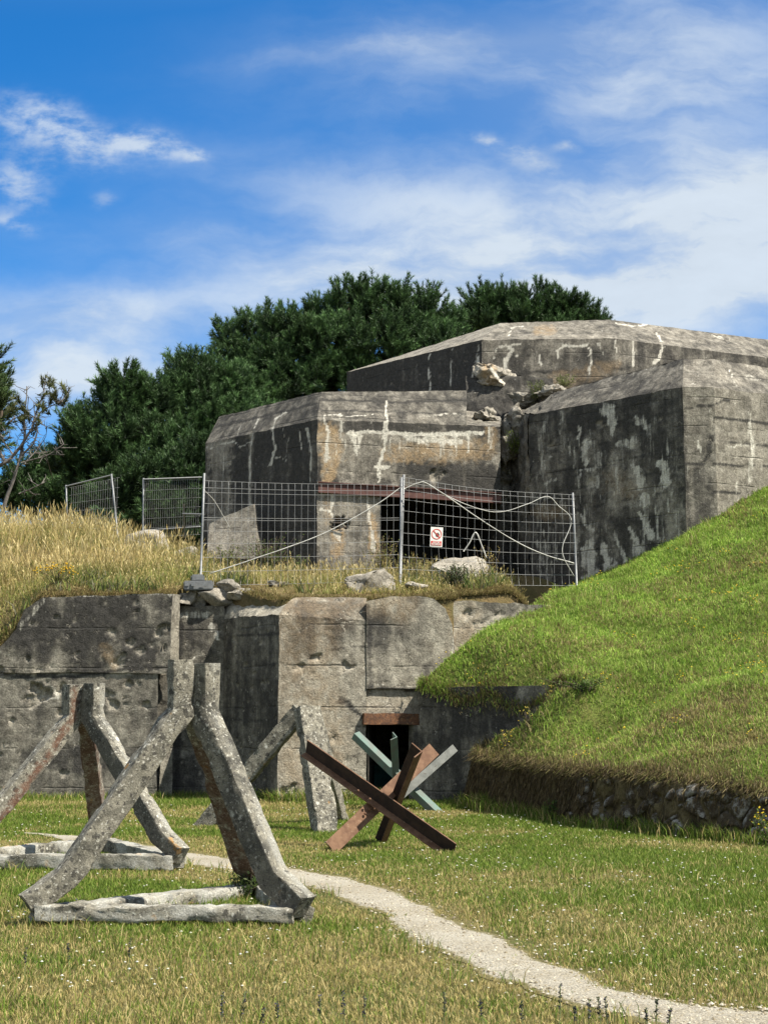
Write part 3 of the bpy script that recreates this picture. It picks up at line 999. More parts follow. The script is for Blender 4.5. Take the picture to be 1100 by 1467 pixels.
def paint_rdark(S, px, py, P):
    S[:, 1] += 0.30 * sstep(fbm(P, 1.6, 3), -0.1, 0.15)
    S[:, 1] -= strokes(px, py, P, [([(960, 700), (962, 780)], 18, 16, 0.4), ([(890, 660), (900, 720)], 18, 30, 0.25), ([(840, 640), (835, 700)], 16, 16, 0.25)], 8)
    w = strokes(px, py, P, [
        ([(872, 588), (876, 600), (877, 622)], 12, 3, 0.75), ([(915, 605), (926, 612)], 9, 6, 0.6), ([(885, 637), (905, 633)], 4, 10, 0.7), ([(840, 635), (838, 665)], 5, 3, 0.8), ([(828, 610), (832, 640), (842, 660)], 2, 3, 0.7),
        ([(940, 665), (950, 668), (952, 690)], 5, 9, 0.85), ([(908, 668), (915, 672), (918, 695)], 4, 8, 0.7), ([(830, 672), (850, 670)], 2, 3, 0.6), ([(780, 690), (800, 686)], 2, 3, 0.6),
        ([(845, 780), (842, 800), (850, 835)], 8, 14, 0.75), ([(865, 785), (870, 810), (875, 825)], 5, 11, 0.75), ([(880, 765), (892, 800), (894, 820)], 3, 4, 0.7), ([(828, 730), (840, 755), (850, 762)], 2, 3, 0.7),
        ([(903, 755), (915, 790), (920, 800)], 2, 8, 0.85), ([(916, 735), (928, 762), (932, 768)], 2, 9, 0.9), ([(938, 730), (945, 770), (955, 800)], 1.5, 3, 0.7), ([(955, 710), (960, 735)], 1.5, 2, 0.6), ([(923, 712), (923, 725)], 7, 7, 0.7),
        ([(760, 665), (775, 660), (790, 655)], 2, 2, 0.5), ([(770, 745), (772, 790)], 6, 4, 0.4), ([(815, 630), (816, 650)], 2, 2, 0.5)], 5)
    S[:, 0] = np.maximum(S[:, 0], w * 1.0)
    S[:, 0] = np.maximum(S[:, 0], 0.8 * drips(px, py, P, 110, 765, 970, 590, 800, 12, 1.2, 6, 12, 60, 0.6))
    S[:, 2] = np.maximum(S[:, 2], 0.35 * strokes(px, py, P, [([(775, 735), (800, 735)], 12, 14, 1), ([(880, 690), (900, 700)], 20, 20, 0.7)], 8))
    for yy, off in ((600, 0), (628, 0), (655, 3), (682, 6), (712, 8)):
        S[:, 1] += strokes(px, py, P, [([(755, yy + 25 + off), (977, yy - 12)], 1.0, 1.0, 0.35)], 2)


def paint_rlit(S, px, py, P):
    S[:, 1] += 0.35 * strokes(px, py, P, [([(977, 600), (979, 700)], 6, 6, 0.8), ([(1000, 690), (1000, 760)], 18, 18, 0.8)], 5)
    S[:, 0] = np.maximum(S[:, 0], lime(px, py, P, [([(1000, 632), (1002, 648)], 6, 2, 0.9), ([(1015, 585), (1016, 605)], 2, 2, 0.6), ([(1052, 540), (1053, 580)], 2, 2, 0.7), ([(1072, 590), (1078, 640), (1074, 690)], 3, 5, 0.7), ([(1040, 640), (1070, 638)], 2, 4, 0.6), ([(1055, 690), (1056, 720)], 3, 2, 0.7)], 3))
    S[:, 0] = np.maximum(S[:, 0], 0.5 * drips(px, py, P, 30, 985, 1110, 575, 700, 21, 1, 3, 10, 40))
    S[:, 1] += strokes(px, py, P, [([(982, 585), (1020, 580), (1045, 572)], 1.2, 1.2, 0.9), ([(980, 664), (1005, 664), (1015, 650), (1018, 625)], 1.5, 3, 0.9), ([(1022, 597), (1110, 608)], 1.3, 1.3, 0.8), ([(1022, 630), (1110, 640)], 1.0, 1.0, 0.6), ([(1022, 664), (1110, 670)], 1.2, 1.2, 0.8), ([(1022, 705), (1110, 708)], 1.2, 1.2, 0.7), ([(1022, 740), (1100, 742)], 1.2, 1.2, 0.6)], 1.5)


def paint_rcham(S, px, py, P):
    S[:, 1] += 0.2 * sstep(fbm(P, 2.0, 3), -0.05, 0.2)
    S[:, 0] = np.maximum(S[:, 0], lime(px, py, P, [([(1045, 530), (1053, 552)], 1.5, 2, 0.8), ([(1070, 540), (1085, 545)], 6, 6, 0.4)], 2) + 0.5 * drips(px, py, P, 25, 800, 1100, 520, 570, 31, 0.8, 1.6, 3, 14))


c = Conc()
c.quad(down(rf, ZB - 1.5) + (-0.35, 1.6, 0), down(rf, ZB - 1.5), rf, rf + (-0.35, 1.6, 0.1), 0.05, 0.6, None, rough=0.10)
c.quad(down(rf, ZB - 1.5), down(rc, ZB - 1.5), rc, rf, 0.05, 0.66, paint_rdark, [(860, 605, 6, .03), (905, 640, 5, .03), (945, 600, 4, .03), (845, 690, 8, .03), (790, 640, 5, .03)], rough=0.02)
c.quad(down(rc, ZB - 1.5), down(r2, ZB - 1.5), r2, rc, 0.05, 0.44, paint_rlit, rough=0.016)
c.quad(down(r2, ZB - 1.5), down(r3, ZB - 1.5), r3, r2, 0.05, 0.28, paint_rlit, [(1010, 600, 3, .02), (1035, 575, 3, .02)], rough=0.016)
c.build('right_wing', M_BUNK, bunker)
c = Conc()
rfm = at(768, 592.5, 34.68)
c.quad(rfm, rc, rcT, rfT, 0.05, 0.56, paint_rcham, rough=0.03)
c.quad(rc, r2, r2T, rcT, 0.05, 0.45, paint_rcham, rough=0.02)
c.quad(r2, r3, r3T, r2T, 0.06, 0.45, paint_rcham, rough=0.02)
c.quad(rf, rfm, rfT, rfT + (-0.9, 0.9, -0.35), 0.06, 0.6, None, rough=0.09)
c.quad(rfT + (-0.9, 0.9, -0.35), rfT, rfT + (0, 4, 0.2), rfT + (-0.9, 4, -0.2), 0.12, 0.5, None, rough=0.06)
c.quad(rfT, rcT, rcT + (0, 5, 0.1), rfT + (0, 4, 0.2), 0.3, 0.4)
c.quad(rcT, r2T, r2T + (0, 5, 0.1), rcT + (0, 5, 0.1), 0.3, 0.3)
c.quad(r2T, r3T, r3T + (0, 5, 0.1), r2T + (0, 5, 0.1), 0.3, 0.3)
c.build('right_roof', M_BUNK, bunker)

# upper tier
ul, uc, u2, u3 = at(497, 533, 41.6), at(690, 487, 38.0), at(880, 485, 38.2), at(1300, 538, 42.0)
ulT, ucT, u2T, u3T = at(530, 523, 43.2), at(716, 463, 39.4), at(872, 458, 39.6), at(1300, 512, 43.2)


def paint_tier(S, px, py, P):
    S[:, 1] += 0.3 * sstep(fbm(P, 1.5, 3), -0.1, 0.2)
    S[:, 0] = np.maximum(S[:, 0], lime(px, py, P, [
        ([(616, 508), (615, 560)], 1.5, 3, 0.9), ([(646, 500), (645, 556)], 1.2, 3, 0.8), ([(684, 495), (683, 520), (674, 552)], 1.6, 3.5, 0.9), ([(660, 521), (690, 520)], 1, 1, 0.6),
        ([(725, 494), (732, 500), (724, 520), (722, 532)], 6, 7, 0.75), ([(712, 500), (708, 515)], 2, 2, 0.8), ([(722, 514), (745, 508)], 2, 1.2, 0.7), ([(710, 500), (730, 494), (745, 492)], 2, 2, 0.8),
        ([(770, 508), (775, 520)], 2, 4, 0.9), ([(800, 512), (798, 502), (806, 496), (835, 495)], 4, 2.5, 1.0), ([(838, 494), (845, 500), (844, 535)], 2, 4, 1.0), ([(858, 492), (864, 510)], 5, 2, 0.7), ([(880, 490), (884, 508)], 2.5, 2, 0.7),
        ([(906, 490), (908, 522)], 3.5, 3, 0.8), ([(945, 488), (950, 498), (942, 515), (935, 520)], 3, 6, 1.0), ([(840, 538), (850, 536)], 2, 2, 0.8), ([(775, 493), (790, 492), (860, 490)], 1.5, 1.5, 0.5)], 2.5))
    S[:, 2] = np.maximum(S[:, 2], strokes(px, py, P, [([(800, 545), (880, 525)], 14, 10, 0.35), ([(700, 530), (702, 550)], 8, 8, 0.5)], 4))
    S[:, 1] += strokes(px, py, P, [([(690, 531), (800, 532), (900, 528)], 1.2, 1.2, 0.5), ([(690, 512), (760, 510)], 1.0, 1.0, 0.3)], 1.2)


def paint_tcham(S, px, py, P):
    S[:, 0] = np.maximum(S[:, 0], lime(px, py, P, [([(727, 482), (732, 470), (750, 466)], 1.6, 1.6, 0.8), ([(880, 462), (905, 468), (935, 462)], 2.5, 2, 0.8), ([(940, 478), (946, 488)], 2, 3, 0.8), ([(1020, 480), (1035, 484)], 3, 3, 0.5)], 2) + 0.5 * drips(px, py, P, 24, 720, 1100, 462, 490, 41, 0.8, 1.6, 3, 10))
    S[:, 2] = np.maximum(S[:, 2], strokes(px, py, P, [([(770, 473), (790, 473)], 7, 7, 0.5)], 2))


c = Conc()
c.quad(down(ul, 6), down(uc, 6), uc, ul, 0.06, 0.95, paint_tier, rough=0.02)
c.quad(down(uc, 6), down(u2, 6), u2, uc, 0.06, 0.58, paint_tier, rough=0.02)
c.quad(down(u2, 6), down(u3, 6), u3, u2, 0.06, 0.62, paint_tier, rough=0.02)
c.quad(down(ul, 6) + (0.5, 5, 0), down(ul, 6), ul, ul + (0.5, 5, 0), 0.4, 0.5)
c.build('upper_tier', M_BUNK, bunker)
c = Conc()
c.quad(ul, uc, ucT, ulT, 0.06, 0.3, paint_tcham, rough=0.02)
c.quad(uc, u2, u2T, ucT, 0.06, 0.5, paint_tcham, rough=0.025)
c.quad(u2, u3, u3T, u2T, 0.06, 0.5, paint_tcham, rough=0.025)
c.quad(ulT, ucT, ucT + (1, 6, 0.25), ulT + (2, 6, 0.2), 0.4, 0.3)
c.quad(ucT, u2T, u2T + (0, 6, 0.3), ucT + (1, 6, 0.25), 0.4, 0.3)
c.quad(u2T, u3T, u3T + (0, 6, 0.2), u2T + (0, 6, 0.3), 0.4, 0.3)
c.build('upper_roof', M_BUNK, bunker)


# broken lumps of concrete
def rock(name, center, size, seed, mat, parent=None, rot=0.0, planes=9, dark=0.2, paint=None, rough=0.06, sub=4):
    r = np.random.default_rng(seed)
    bm = bmesh.new()
    bmesh.ops.create_icosphere(bm, subdivisions=sub, radius=1.0)
    V = np.array([v.co[:] for v in bm.verts])
    Fa = np.array([[v.index for v in f.verts] for f in bm.faces])
    bm.free()
    V *= 1.3
    for _ in range(planes):
        n = r.normal(size=3)
        n /= np.linalg.norm(n)
        d = r.uniform(0.55, 0.95)
        t = V @ n - d
        V = V - np.clip(t, 0, None)[:, None] * n
    V = V * np.asarray(size) / 2
    V = V + vfbm(V + seed * 3.7, 3.0, 3) * rough * 2.4 + vfbm(V + seed, 9.0, 3) * rough * 1.3
    V = V - (V / (np.linalg.norm(V, axis=1)[:, None] + 1e-6)) * (sstep(fbm(V, 5.0, 3, seed * 2.0), 0.02, 0.10) * rough * 1.2)[:, None]
    cr, sr = math.cos(rot), math.sin(rot)
    V = np.column_stack([V[:, 0] * cr - V[:, 1] * sr, V[:, 0] * sr + V[:, 1] * cr, V[:, 2]])
    V = V + np.asarray(center)
    S = np.zeros((len(V), 4))
    S[:, 1] = dark
    S[:, 3] = 0.3
    if paint:
        px, py = proj(V)
        paint(S, px, py, V)
    return mesh_np(name, V, Fa, mat, parent, {'stain': np.clip(S, 0, 1)}, smooth=True)


def paint_chunk(S, px, py, P):
    S[:, 0] = np.maximum(S[:, 0], lime(px, py, P, [([(690, 555), (735, 553)], 8, 8, 0.8), ([(700, 522), (712, 540), (735, 552)], 3, 6, 0.9)], 4))
    S[:, 2] = np.maximum(S[:, 2], strokes(px, py, P, [([(700, 525), (702, 545)], 10, 10, 0.8), ([(720, 542), (722, 550)], 6, 6, 0.6)], 4))


rock('hanging_chunk', at(711, 545, 37.55), (1.15, 0.8, 0.85), 3, M_ROCK, bunker, 0.2, dark=0.2, paint=paint_chunk, planes=12, rough=0.10, sub=5)
rock('broken_block', at(752, 575, 36.6), (0.85, 0.9, 0.6), 8, M_ROCK, bunker, 0.6, dark=0.4, planes=14, rough=0.08, sub=5)
rock('broken_block', at(745, 612, 36.0), (0.6, 0.8, 0.9), 12, M_ROCK, bunker, 0.3, dark=0.5, planes=14, rough=0.10, sub=5)
rock('broken_block', at(727, 632, 35.9), (0.42, 0.6, 0.9), 15, M_ROCK, bunker, 0.1, dark=0.55, planes=14, rough=0.10, sub=5)
rock('broken_block', at(790, 562, 36.0), (1.0, 0.9, 0.4), 19, M_ROCK, bunker, 0.4, dark=0.42, planes=14, rough=0.08, sub=5)
rock('broken_block', at(700, 596, 35.6), (0.6, 0.6, 0.36), 23, M_ROCK, bunker, 0.1, dark=0.2, planes=14, rough=0.07, sub=5)
c = Conc()
c.quad(at(668, 640, 36.6), at(790, 640, 36.9), at(790, 540, 37.3), at(668, 540, 37.3), 0.05, 0.8, None, rough=0.1)
c.quad(down(at(706, 640, 36.0), 3.5), down(at(775, 640, 36.0), 3.5), at(775, 600, 36.2), at(706, 600, 36.2), 0.035, 0.62, lambda S, px, py, P: S.__setitem__((slice(None), 0), 0.6 * drips(px, py, P, 24, 712, 760, 590, 720, 8, 1, 3, 10, 40)), [(735, 640, 14, .2), (728, 690, 12, .2), (745, 665, 10, .15)], rough=0.16)
c.build('gully_wall', M_BUNK, bunker)

# ------------------------------------------------------------------ low front wall with the doorway
fw = empty('concrete_wall', (-1.5, 27, 0))
tag(fw, 'pockmarked grey concrete front wall with a dark doorway below the terrace', 'wall')
ZG = -0.1
aL = at(-260, 853, 27.3)
aR = at(258, 851, 27.3)
rcr = np.random.default_rng(77)


def craters_in(n, x0, x1, y0, y1, rmin, rmax, dmin=0.015, dmax=0.05):
    return [(rcr.uniform(x0, x1), rcr.uniform(y0, y1), rmin + (rmax - rmin) * rcr.random() ** 2, rcr.uniform(dmin, dmax)) for _ in range(n)]


def paint_A(S, px, py, P):
    n = fbm(P, 1.4, 3)
    S[:, 1] += 0.35 * sstep(n, -0.08, 0.15) * sstep(py, 960, 880)
    S[:, 1] += strokes(px, py, P, [([(60, 870), (60, 930)], 28, 22, 0.25), ([(110, 880), (130, 940)], 30, 30, 0.35), ([(180, 880), (200, 930)], 28, 30, 0.3), ([(0, 966), (100, 972), (170, 962), (240, 955)], 2, 2, 0.8), ([(102, 972), (103, 1000)], 1.5, 1.5, 0.6), ([(250, 1000), (250, 1140)], 4, 4, 0.5), ([(40, 1090), (200, 1085)], 12, 25, 0.25)], 5)
    S[:, 0] = np.maximum(S[:, 0], lime(px, py, P, [([(70, 856), (140, 853), (250, 852)], 3, 3, 0.5), ([(30, 900), (60, 860)], 6, 8, 0.4), ([(20, 940), (28, 965)], 1, 1, 0.7), ([(75, 985), (85, 1000), (60, 1005)], 4, 4, 0.6)], 4))
    S[:, 2] = np.maximum(S[:, 2], strokes(px, py, P, [([(150, 930), (165, 955)], 10, 8, 0.4)], 3))


crA = craters_in(40, -40, 240, 865, 1130, 4, 9, 0.02, 0.06) + [(66, 990, 20, .07), (95, 1015, 14, .06), (230, 908, 10, .06), (45, 1000, 14, .05), (160, 1000, 16, .05), (195, 870, 0.1, 0)] + craters_in(70, -60, 250, 860, 1135, 2, 5, 0.01, 0.03)
c = Conc()
yz = lambda p, py: at(p, py, 27.3)
zs = at(100, 964, 27.3)[2]
# upper course stands 5 cm proud, its left end broken away
off = np.array((0, -0.03, 0))
brk = [(-70, 958), (0, 930), (24, 902), (36, 872), (62, 856)]
for (x0, y0), (x1, y1) in zip(brk[:-1], brk[1:]):
    c.quad(down(yz(x0, y0), zs) + off, down(yz(x1, y1), zs) + off, yz(x1, y1) + off, yz(x0, y0) + off, 0.04, 0.55, paint_A, crA, rough=0.025, fade=False)
c.quad(down(yz(62, 856), zs) + off, down(yz(247, 851), zs) + off, yz(247, 851) + off, yz(62, 856) + off, 0.035, 0.55, paint_A, crA, rough=0.02, fade=False)
c.quad(down(yz(-70, 0), zs), down(yz(247, 0), zs), down(yz(247, 0), zs) + off, down(yz(-70, 0), zs) + off, 0.05, 0.6)
c.quad(down(yz(-260, 0), ZG), down(yz(247, 0), ZG), down(yz(247, 0), zs), down(yz(-260, 0), zs), 0.035, 0.5, paint_A, crA, rough=0.022, fade=False)
# chamfered right end, facing the sun
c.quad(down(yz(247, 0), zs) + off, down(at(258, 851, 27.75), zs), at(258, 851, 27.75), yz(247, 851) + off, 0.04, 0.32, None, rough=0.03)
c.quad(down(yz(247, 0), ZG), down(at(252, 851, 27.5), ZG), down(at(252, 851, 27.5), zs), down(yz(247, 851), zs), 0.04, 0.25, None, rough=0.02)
# top
tb = lambda p: p + np.array((0, 0.7, 0.0))
for (x0, y0), (x1, y1) in zip(brk[:-1], brk[1:]):
    c.quad(yz(x0, y0) + off, yz(x1, y1) + off, tb(yz(x1, y1)), tb(yz(x0, y0)), 0.05, 0.2, None, rough=0.04, fresh=0.6)
c.quad(yz(62, 856) + off, yz(247, 851) + off, tb(yz(256, 851)), tb(yz(62, 856)), 0.05, 0.3, None, rough=0.03)
c.build('left_block', M_WALL, fw)


def paint_B(S, px, py, P):
    S[:, 1] += 0.2 * sstep(fbm(P, 2, 3), -0.1, 0.15)
    S[:, 0] = np.maximum(S[:, 0], lime(px, py, P, [([(262, 882), (300, 880)], 8, 8, 0.6), ([(306, 895), (312, 915)], 8, 6, 0.6), ([(275, 945), (290, 938)], 2, 3, 0.7), ([(350, 905), (356, 900)], 2, 2, 0.5)], 4))
    S[:, 1] += strokes(px, py, P, [([(256, 870), (256, 1140)], 5, 6, 0.5), ([(275, 900), (277, 930), (268, 935)], 1.5, 1, 0.5)], 3)


def paint_CL(S, px, py, P):
    S[:, 1] += 0.15 * sstep(fbm(P, 2, 3), -0.1, 0.15)
    S[:, 1] += strokes(px, py, P, [([(320, 910), (400, 908)], 1, 1, 0.3), ([(320, 955), (400, 952)], 1, 1, 0.3), ([(320, 1030), (400, 1034)], 1, 1, 0.2)], 1)
    S[:, 0] = np.maximum(S[:, 0], 0.7 * drips(px, py, P, 10, 325, 398, 885, 1000, 5, 0.8, 1.8, 4, 15))


c = Conc()
Bz = at(290, 868, 27.9)[2]
b0, b1 = at(222, 900, 27.9), at(322, 900, 27.9)
c.quad(down(b0, ZG), down(b1, ZG), down(b1, Bz), down(b0, Bz), 0.04, 0.5, paint_B, craters_in(14, 258, 320, 890, 1120, 2, 6), rough=0.03)
k0, k1, k2, k3 = at(321, 886, 27.9), at(400, 881, 26.0), at(525, 890, 26.4), at(652, 890, 26.9)
c.quad(down(k0, ZG), down(k1, ZG), k1, k0, 0.04, 0.62, paint_CL, craters_in(22, 322, 398, 890, 1120, 2, 5), rough=0.016)
# lit chamfer on its top
k0T, k1T = at(300, 864, 28.6), at(432, 856, 26.7)
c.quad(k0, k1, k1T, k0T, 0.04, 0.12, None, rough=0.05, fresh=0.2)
c.build('recessed_block', M_WALL, fw)


def paint_C(S, px, py, P):
    S[:, 1] += 0.5 * sstep(fbm(P, 1.3, 3), -0.1, 0.2) * sstep(py, 1010, 890)
    S[:, 1] += strokes(px, py, P, [([(528, 870), (531, 990)], 4, 6, 0.45), ([(545, 880), (550, 985)], 12, 10, 0.25), ([(440, 870), (445, 940)], 18, 8, 0.3), ([(480, 865), (485, 920)], 14, 8, 0.25), ([(420, 900), (424, 985)], 6, 4, 0.2), ([(600, 900), (605, 970)], 14, 10, 0.15),
                                   ([(488, 1002), (504, 1014), (520, 1030)], 4, 2, 0.9), ([(470, 930), (525, 927)], 1.2, 1.2, 0.5), ([(405, 1044), (525, 1042)], 1.0, 1.0, 0.5), ([(465, 1080), (525, 1080)], 1, 1, 0.4), ([(450, 1000), (525, 1005)], 1, 1, 0.3), ([(525, 985), (600, 987)], 2, 2, 0.9)], 4)  # last stroke paints in the narrow shadow under the overhang
    S[:, 0] = np.maximum(S[:, 0], lime(px, py, P, [([(640, 868), (647, 890), (648, 930), (640, 960)], 1.5, 2, 0.7), ([(402, 885), (402, 1000)], 2, 3, 0.35), ([(405, 1130), (430, 1140)], 14, 10, 0.5), ([(540, 980), (600, 984)], 1.5, 1.5, 0.6)], 3))
    S[:, 2] = np.maximum(S[:, 2], 0.3 * sstep(fbm(P, 0.8, 2, 9), 0.0, 0.25))


crC = [(456, 941, 9, .05), (497, 957, 8, .05), (428, 958, 8, .04), (472, 1078, 6, .04), (480, 1060, 8, .04), (412, 1142, 18, .06), (440, 1120, 10, .04), (602, 955, 5, .02), (470, 905, 3, .02)] + craters_in(40, 402, 640, 870, 1130, 1.5, 4, 0.01, 0.025)
c = Conc()
k2T, k3T = at(525, 857, 26.65), at(600, 855, 26.9)
kk = at(440, 858, 26.25)
c.quad(down(k1, ZG), down(k2, ZG), k2, k1, 0.035, 0.17, paint_C, crC, rough=0.018)
# rounded crest of the left half
n_ = 4
prev = (k1, k2)
for s in range(1, n_ + 1):
    a_ = s / n_
    q0 = k1 + (k1T - k1) * a_ + np.array((0, 0, 0.10 * math.sin(a_ * math.pi)))
    q1 = k2 + (at(525, 856, 26.75) - k2) * a_ + np.array((0, 0, 0.10 * math.sin(a_ * math.pi)))
    c.quad(prev[0], prev[1], q1, q0, 0.04, 0.15, paint_C, rough=0.03)
    prev = (q0, q1)
# proud right half above the doorway, its right shoulder rounded
pf = np.array((0.0, -0.022, 0))
zo = at(560, 986, 26.4)[2]
sh = [(525, 862), (560, 855), (600, 854), (622, 858), (638, 872), (648, 896), (652, 930)]
dep = lambda px: 26.4 + (px - 525) / 127 * 0.5
for (x0, y0), (x1, y1) in zip(sh[:-1], sh[1:]):
    p0_, p1_ = at(x0, y0, dep(x0)) + pf, at(x1, y1, dep(x1)) + pf
    c.quad(down(p0_, zo), down(p1_, zo), p1_, p0_, 0.035, 0.2, paint_C, crC, rough=0.016)
    c.quad(p0_, p1_, p1_ + (0.02, 0.6, -0.02), p0_ + (0, 0.6, -0.02), 0.05, 0.2, None, rough=0.03)
pL, pR = at(525, 986, 26.4) + pf, at(652, 986, 26.9) + pf
pL[2] = pR[2] = zo
c.quad(pL - pf * 2.0, pR - pf * 2.0, pR, pL, 0.06, 0.5)
pLt = at(525, 862, 26.4) + pf
c.quad(down(pLt - pf * 1.0, zo), down(pLt, zo), pLt, pLt - pf * 1.0, 0.05, 0.4)
# end wall to the right, rough top
d0, d1 = at(640, 861, 27.1), at(790, 866, 27.72)
c.quad(down(d0, 1.5), down(d1, 1.5), d1, d0, 0.04, 0.05, paint_C, [(668, 880, 8, .05), (690, 890, 9, .05), (712, 880, 8, .05)], rough=0.035)
c.build('main_block', M_WALL, fw)
# lintel block and jambs
c = Conc()
lb0, lb1 = at(525, 1040, 26.45), at(603, 1040, 26.75)
zl0, zl1 = at(560, 1038, 26.5)[2], zo
c.quad(down(lb0, zl0), down(lb1, zl0), down(lb1, zl1), down(lb0, zl1), 0.035, 0.0, paint_C, [(583, 1005, 5, .02)], rough=0.016, ochre=0.15)
c.quad(down(lb0, zl0) + (0, 1, 0), down(lb1, zl0) + (0, 1, 0), down(lb1, zl0), down(lb0, zl0), 0.1, 0.3)
# corridor behind the doorway
j0, j1 = at(527, 1150, 26.42), at(586, 1150, 26.7)
bkc = np.array((0.12, 3.0, 0))
for p, q in (((j0), (j0 + bkc)), ((j0 + bkc), (j1 + bkc)), ((j1 + bkc), j1)):
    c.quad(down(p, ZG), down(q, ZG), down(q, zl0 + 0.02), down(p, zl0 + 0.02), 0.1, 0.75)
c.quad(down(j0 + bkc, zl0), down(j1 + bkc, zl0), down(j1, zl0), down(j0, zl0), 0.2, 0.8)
c.build('doorway', M_WALL, fw)
bm = bmesh.new()
q0, q1 = j0 + bkc * 0.55, j1 + bkc * 0.55
box_bm(bm, down(q0, 0.32) + (0.02, 0, 0), down(q1, 0.32) - (0.02, 0, 0), 0.05, 0.75)
box_bm(bm, down(q0, 0.32) + (0.04, -0.04, 0.3), down(q1, 0.32) + (-0.04, -0.04, 0.3), 0.03, 0.06)
mesh_bm('low_gate', bm, M_TEAL, fw)
bm = bmesh.new()
h0, h1 = at(520, 1030, 26.33), at(602, 1030, 26.62)
h1[2] = h0[2]
box_bm(bm, h0, h1, 0.12, 0.19)
bmesh.ops.subdivide_edges(bm, edges=bm.edges[:], cuts=6, use_grid_fill=True)
for v in bm.verts:
    q = np.array([v.co[:]])
    v.co += Vector(tuple(vfbm(q, 7.0, 2)[0] * 0.035))
mesh_bm('rusty_lintel', bm, M_RUSTB, fw)

# dark passage wall at the right of the doorway
pw = Conc()


def paint_P(S, px, py, P):
    S[:, 1] += 0.3 * sstep(fbm(P, 2, 3), -0.1, 0.15)
    S[:, 0] = np.maximum(S[:, 0], 0.35 * drips(px, py, P, 16, 600, 830, 990, 1040, 9, 1, 4, 20, 60))
    S[:, 0] = np.maximum(S[:, 0], lime(px, py, P, [([(745, 988), (835, 990)], 2, 2, 0.6)], 1))
    S[:, 1] += strokes(px, py, P, [([(740, 985), (740, 1005)], 1.2, 1, 0.5), ([(600, 1005), (835, 1003)], 1, 1, 0.4)], 1)


w0, w1 = at(585, 986, 26.62), at(600, 986, 26.40)
w2 = at(834, 987, 23.90)
w2[2] = w1[2]
c = pw
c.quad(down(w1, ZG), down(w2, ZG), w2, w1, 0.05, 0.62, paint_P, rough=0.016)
c.quad(down(j1, ZG), down(w1, ZG), down(w1, zl0), down(j1, zl0), 0.05, 0.5, paint_P, rough=0.016)
c.quad(w1, w2, w2 + (0, 0.4, 0), w1 + (0, 0.4, 0), 0.06, 0.3, None, rough=0.02)
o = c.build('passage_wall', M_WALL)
tag(o, 'dark shaded concrete passage wall between the doorway and the grassy mound', 'wall')

# ------------------------------------------------------------------ rough stone wall at the foot of the mound
base_px = [(690, 1152, 25.45), (664, 1150, 25.2), (700, 1157, 24.2), (780, 1172, 22.75), (850, 1184, 21.1), (960, 1197, 19.5), (1100, 1210, 18.1), (1250, 1220, 17.2), (1450, 1240, 16.4)]
top_px = [(705, 1062, 25.3), (681, 1083, 25.1), (720, 1086, 24.1), (780, 1090, 22.8), (850, 1098, 21.2), (960, 1113, 19.7), (1100, 1129, 18.3), (1250, 1147, 17.4), (1450, 1167, 16.6)]
bp = [at(*q) for q in base_px]
for q in bp:
    q[2] = gz(np.array([q[0]]), np.array([q[1]]))[0] - 0.15
tp_ = [at(*q) for q in top_px]
for q in tp_[1:]:
    q[2] = mz(np.array([q[0]]), np.array([q[1]]))[0] + 0.02


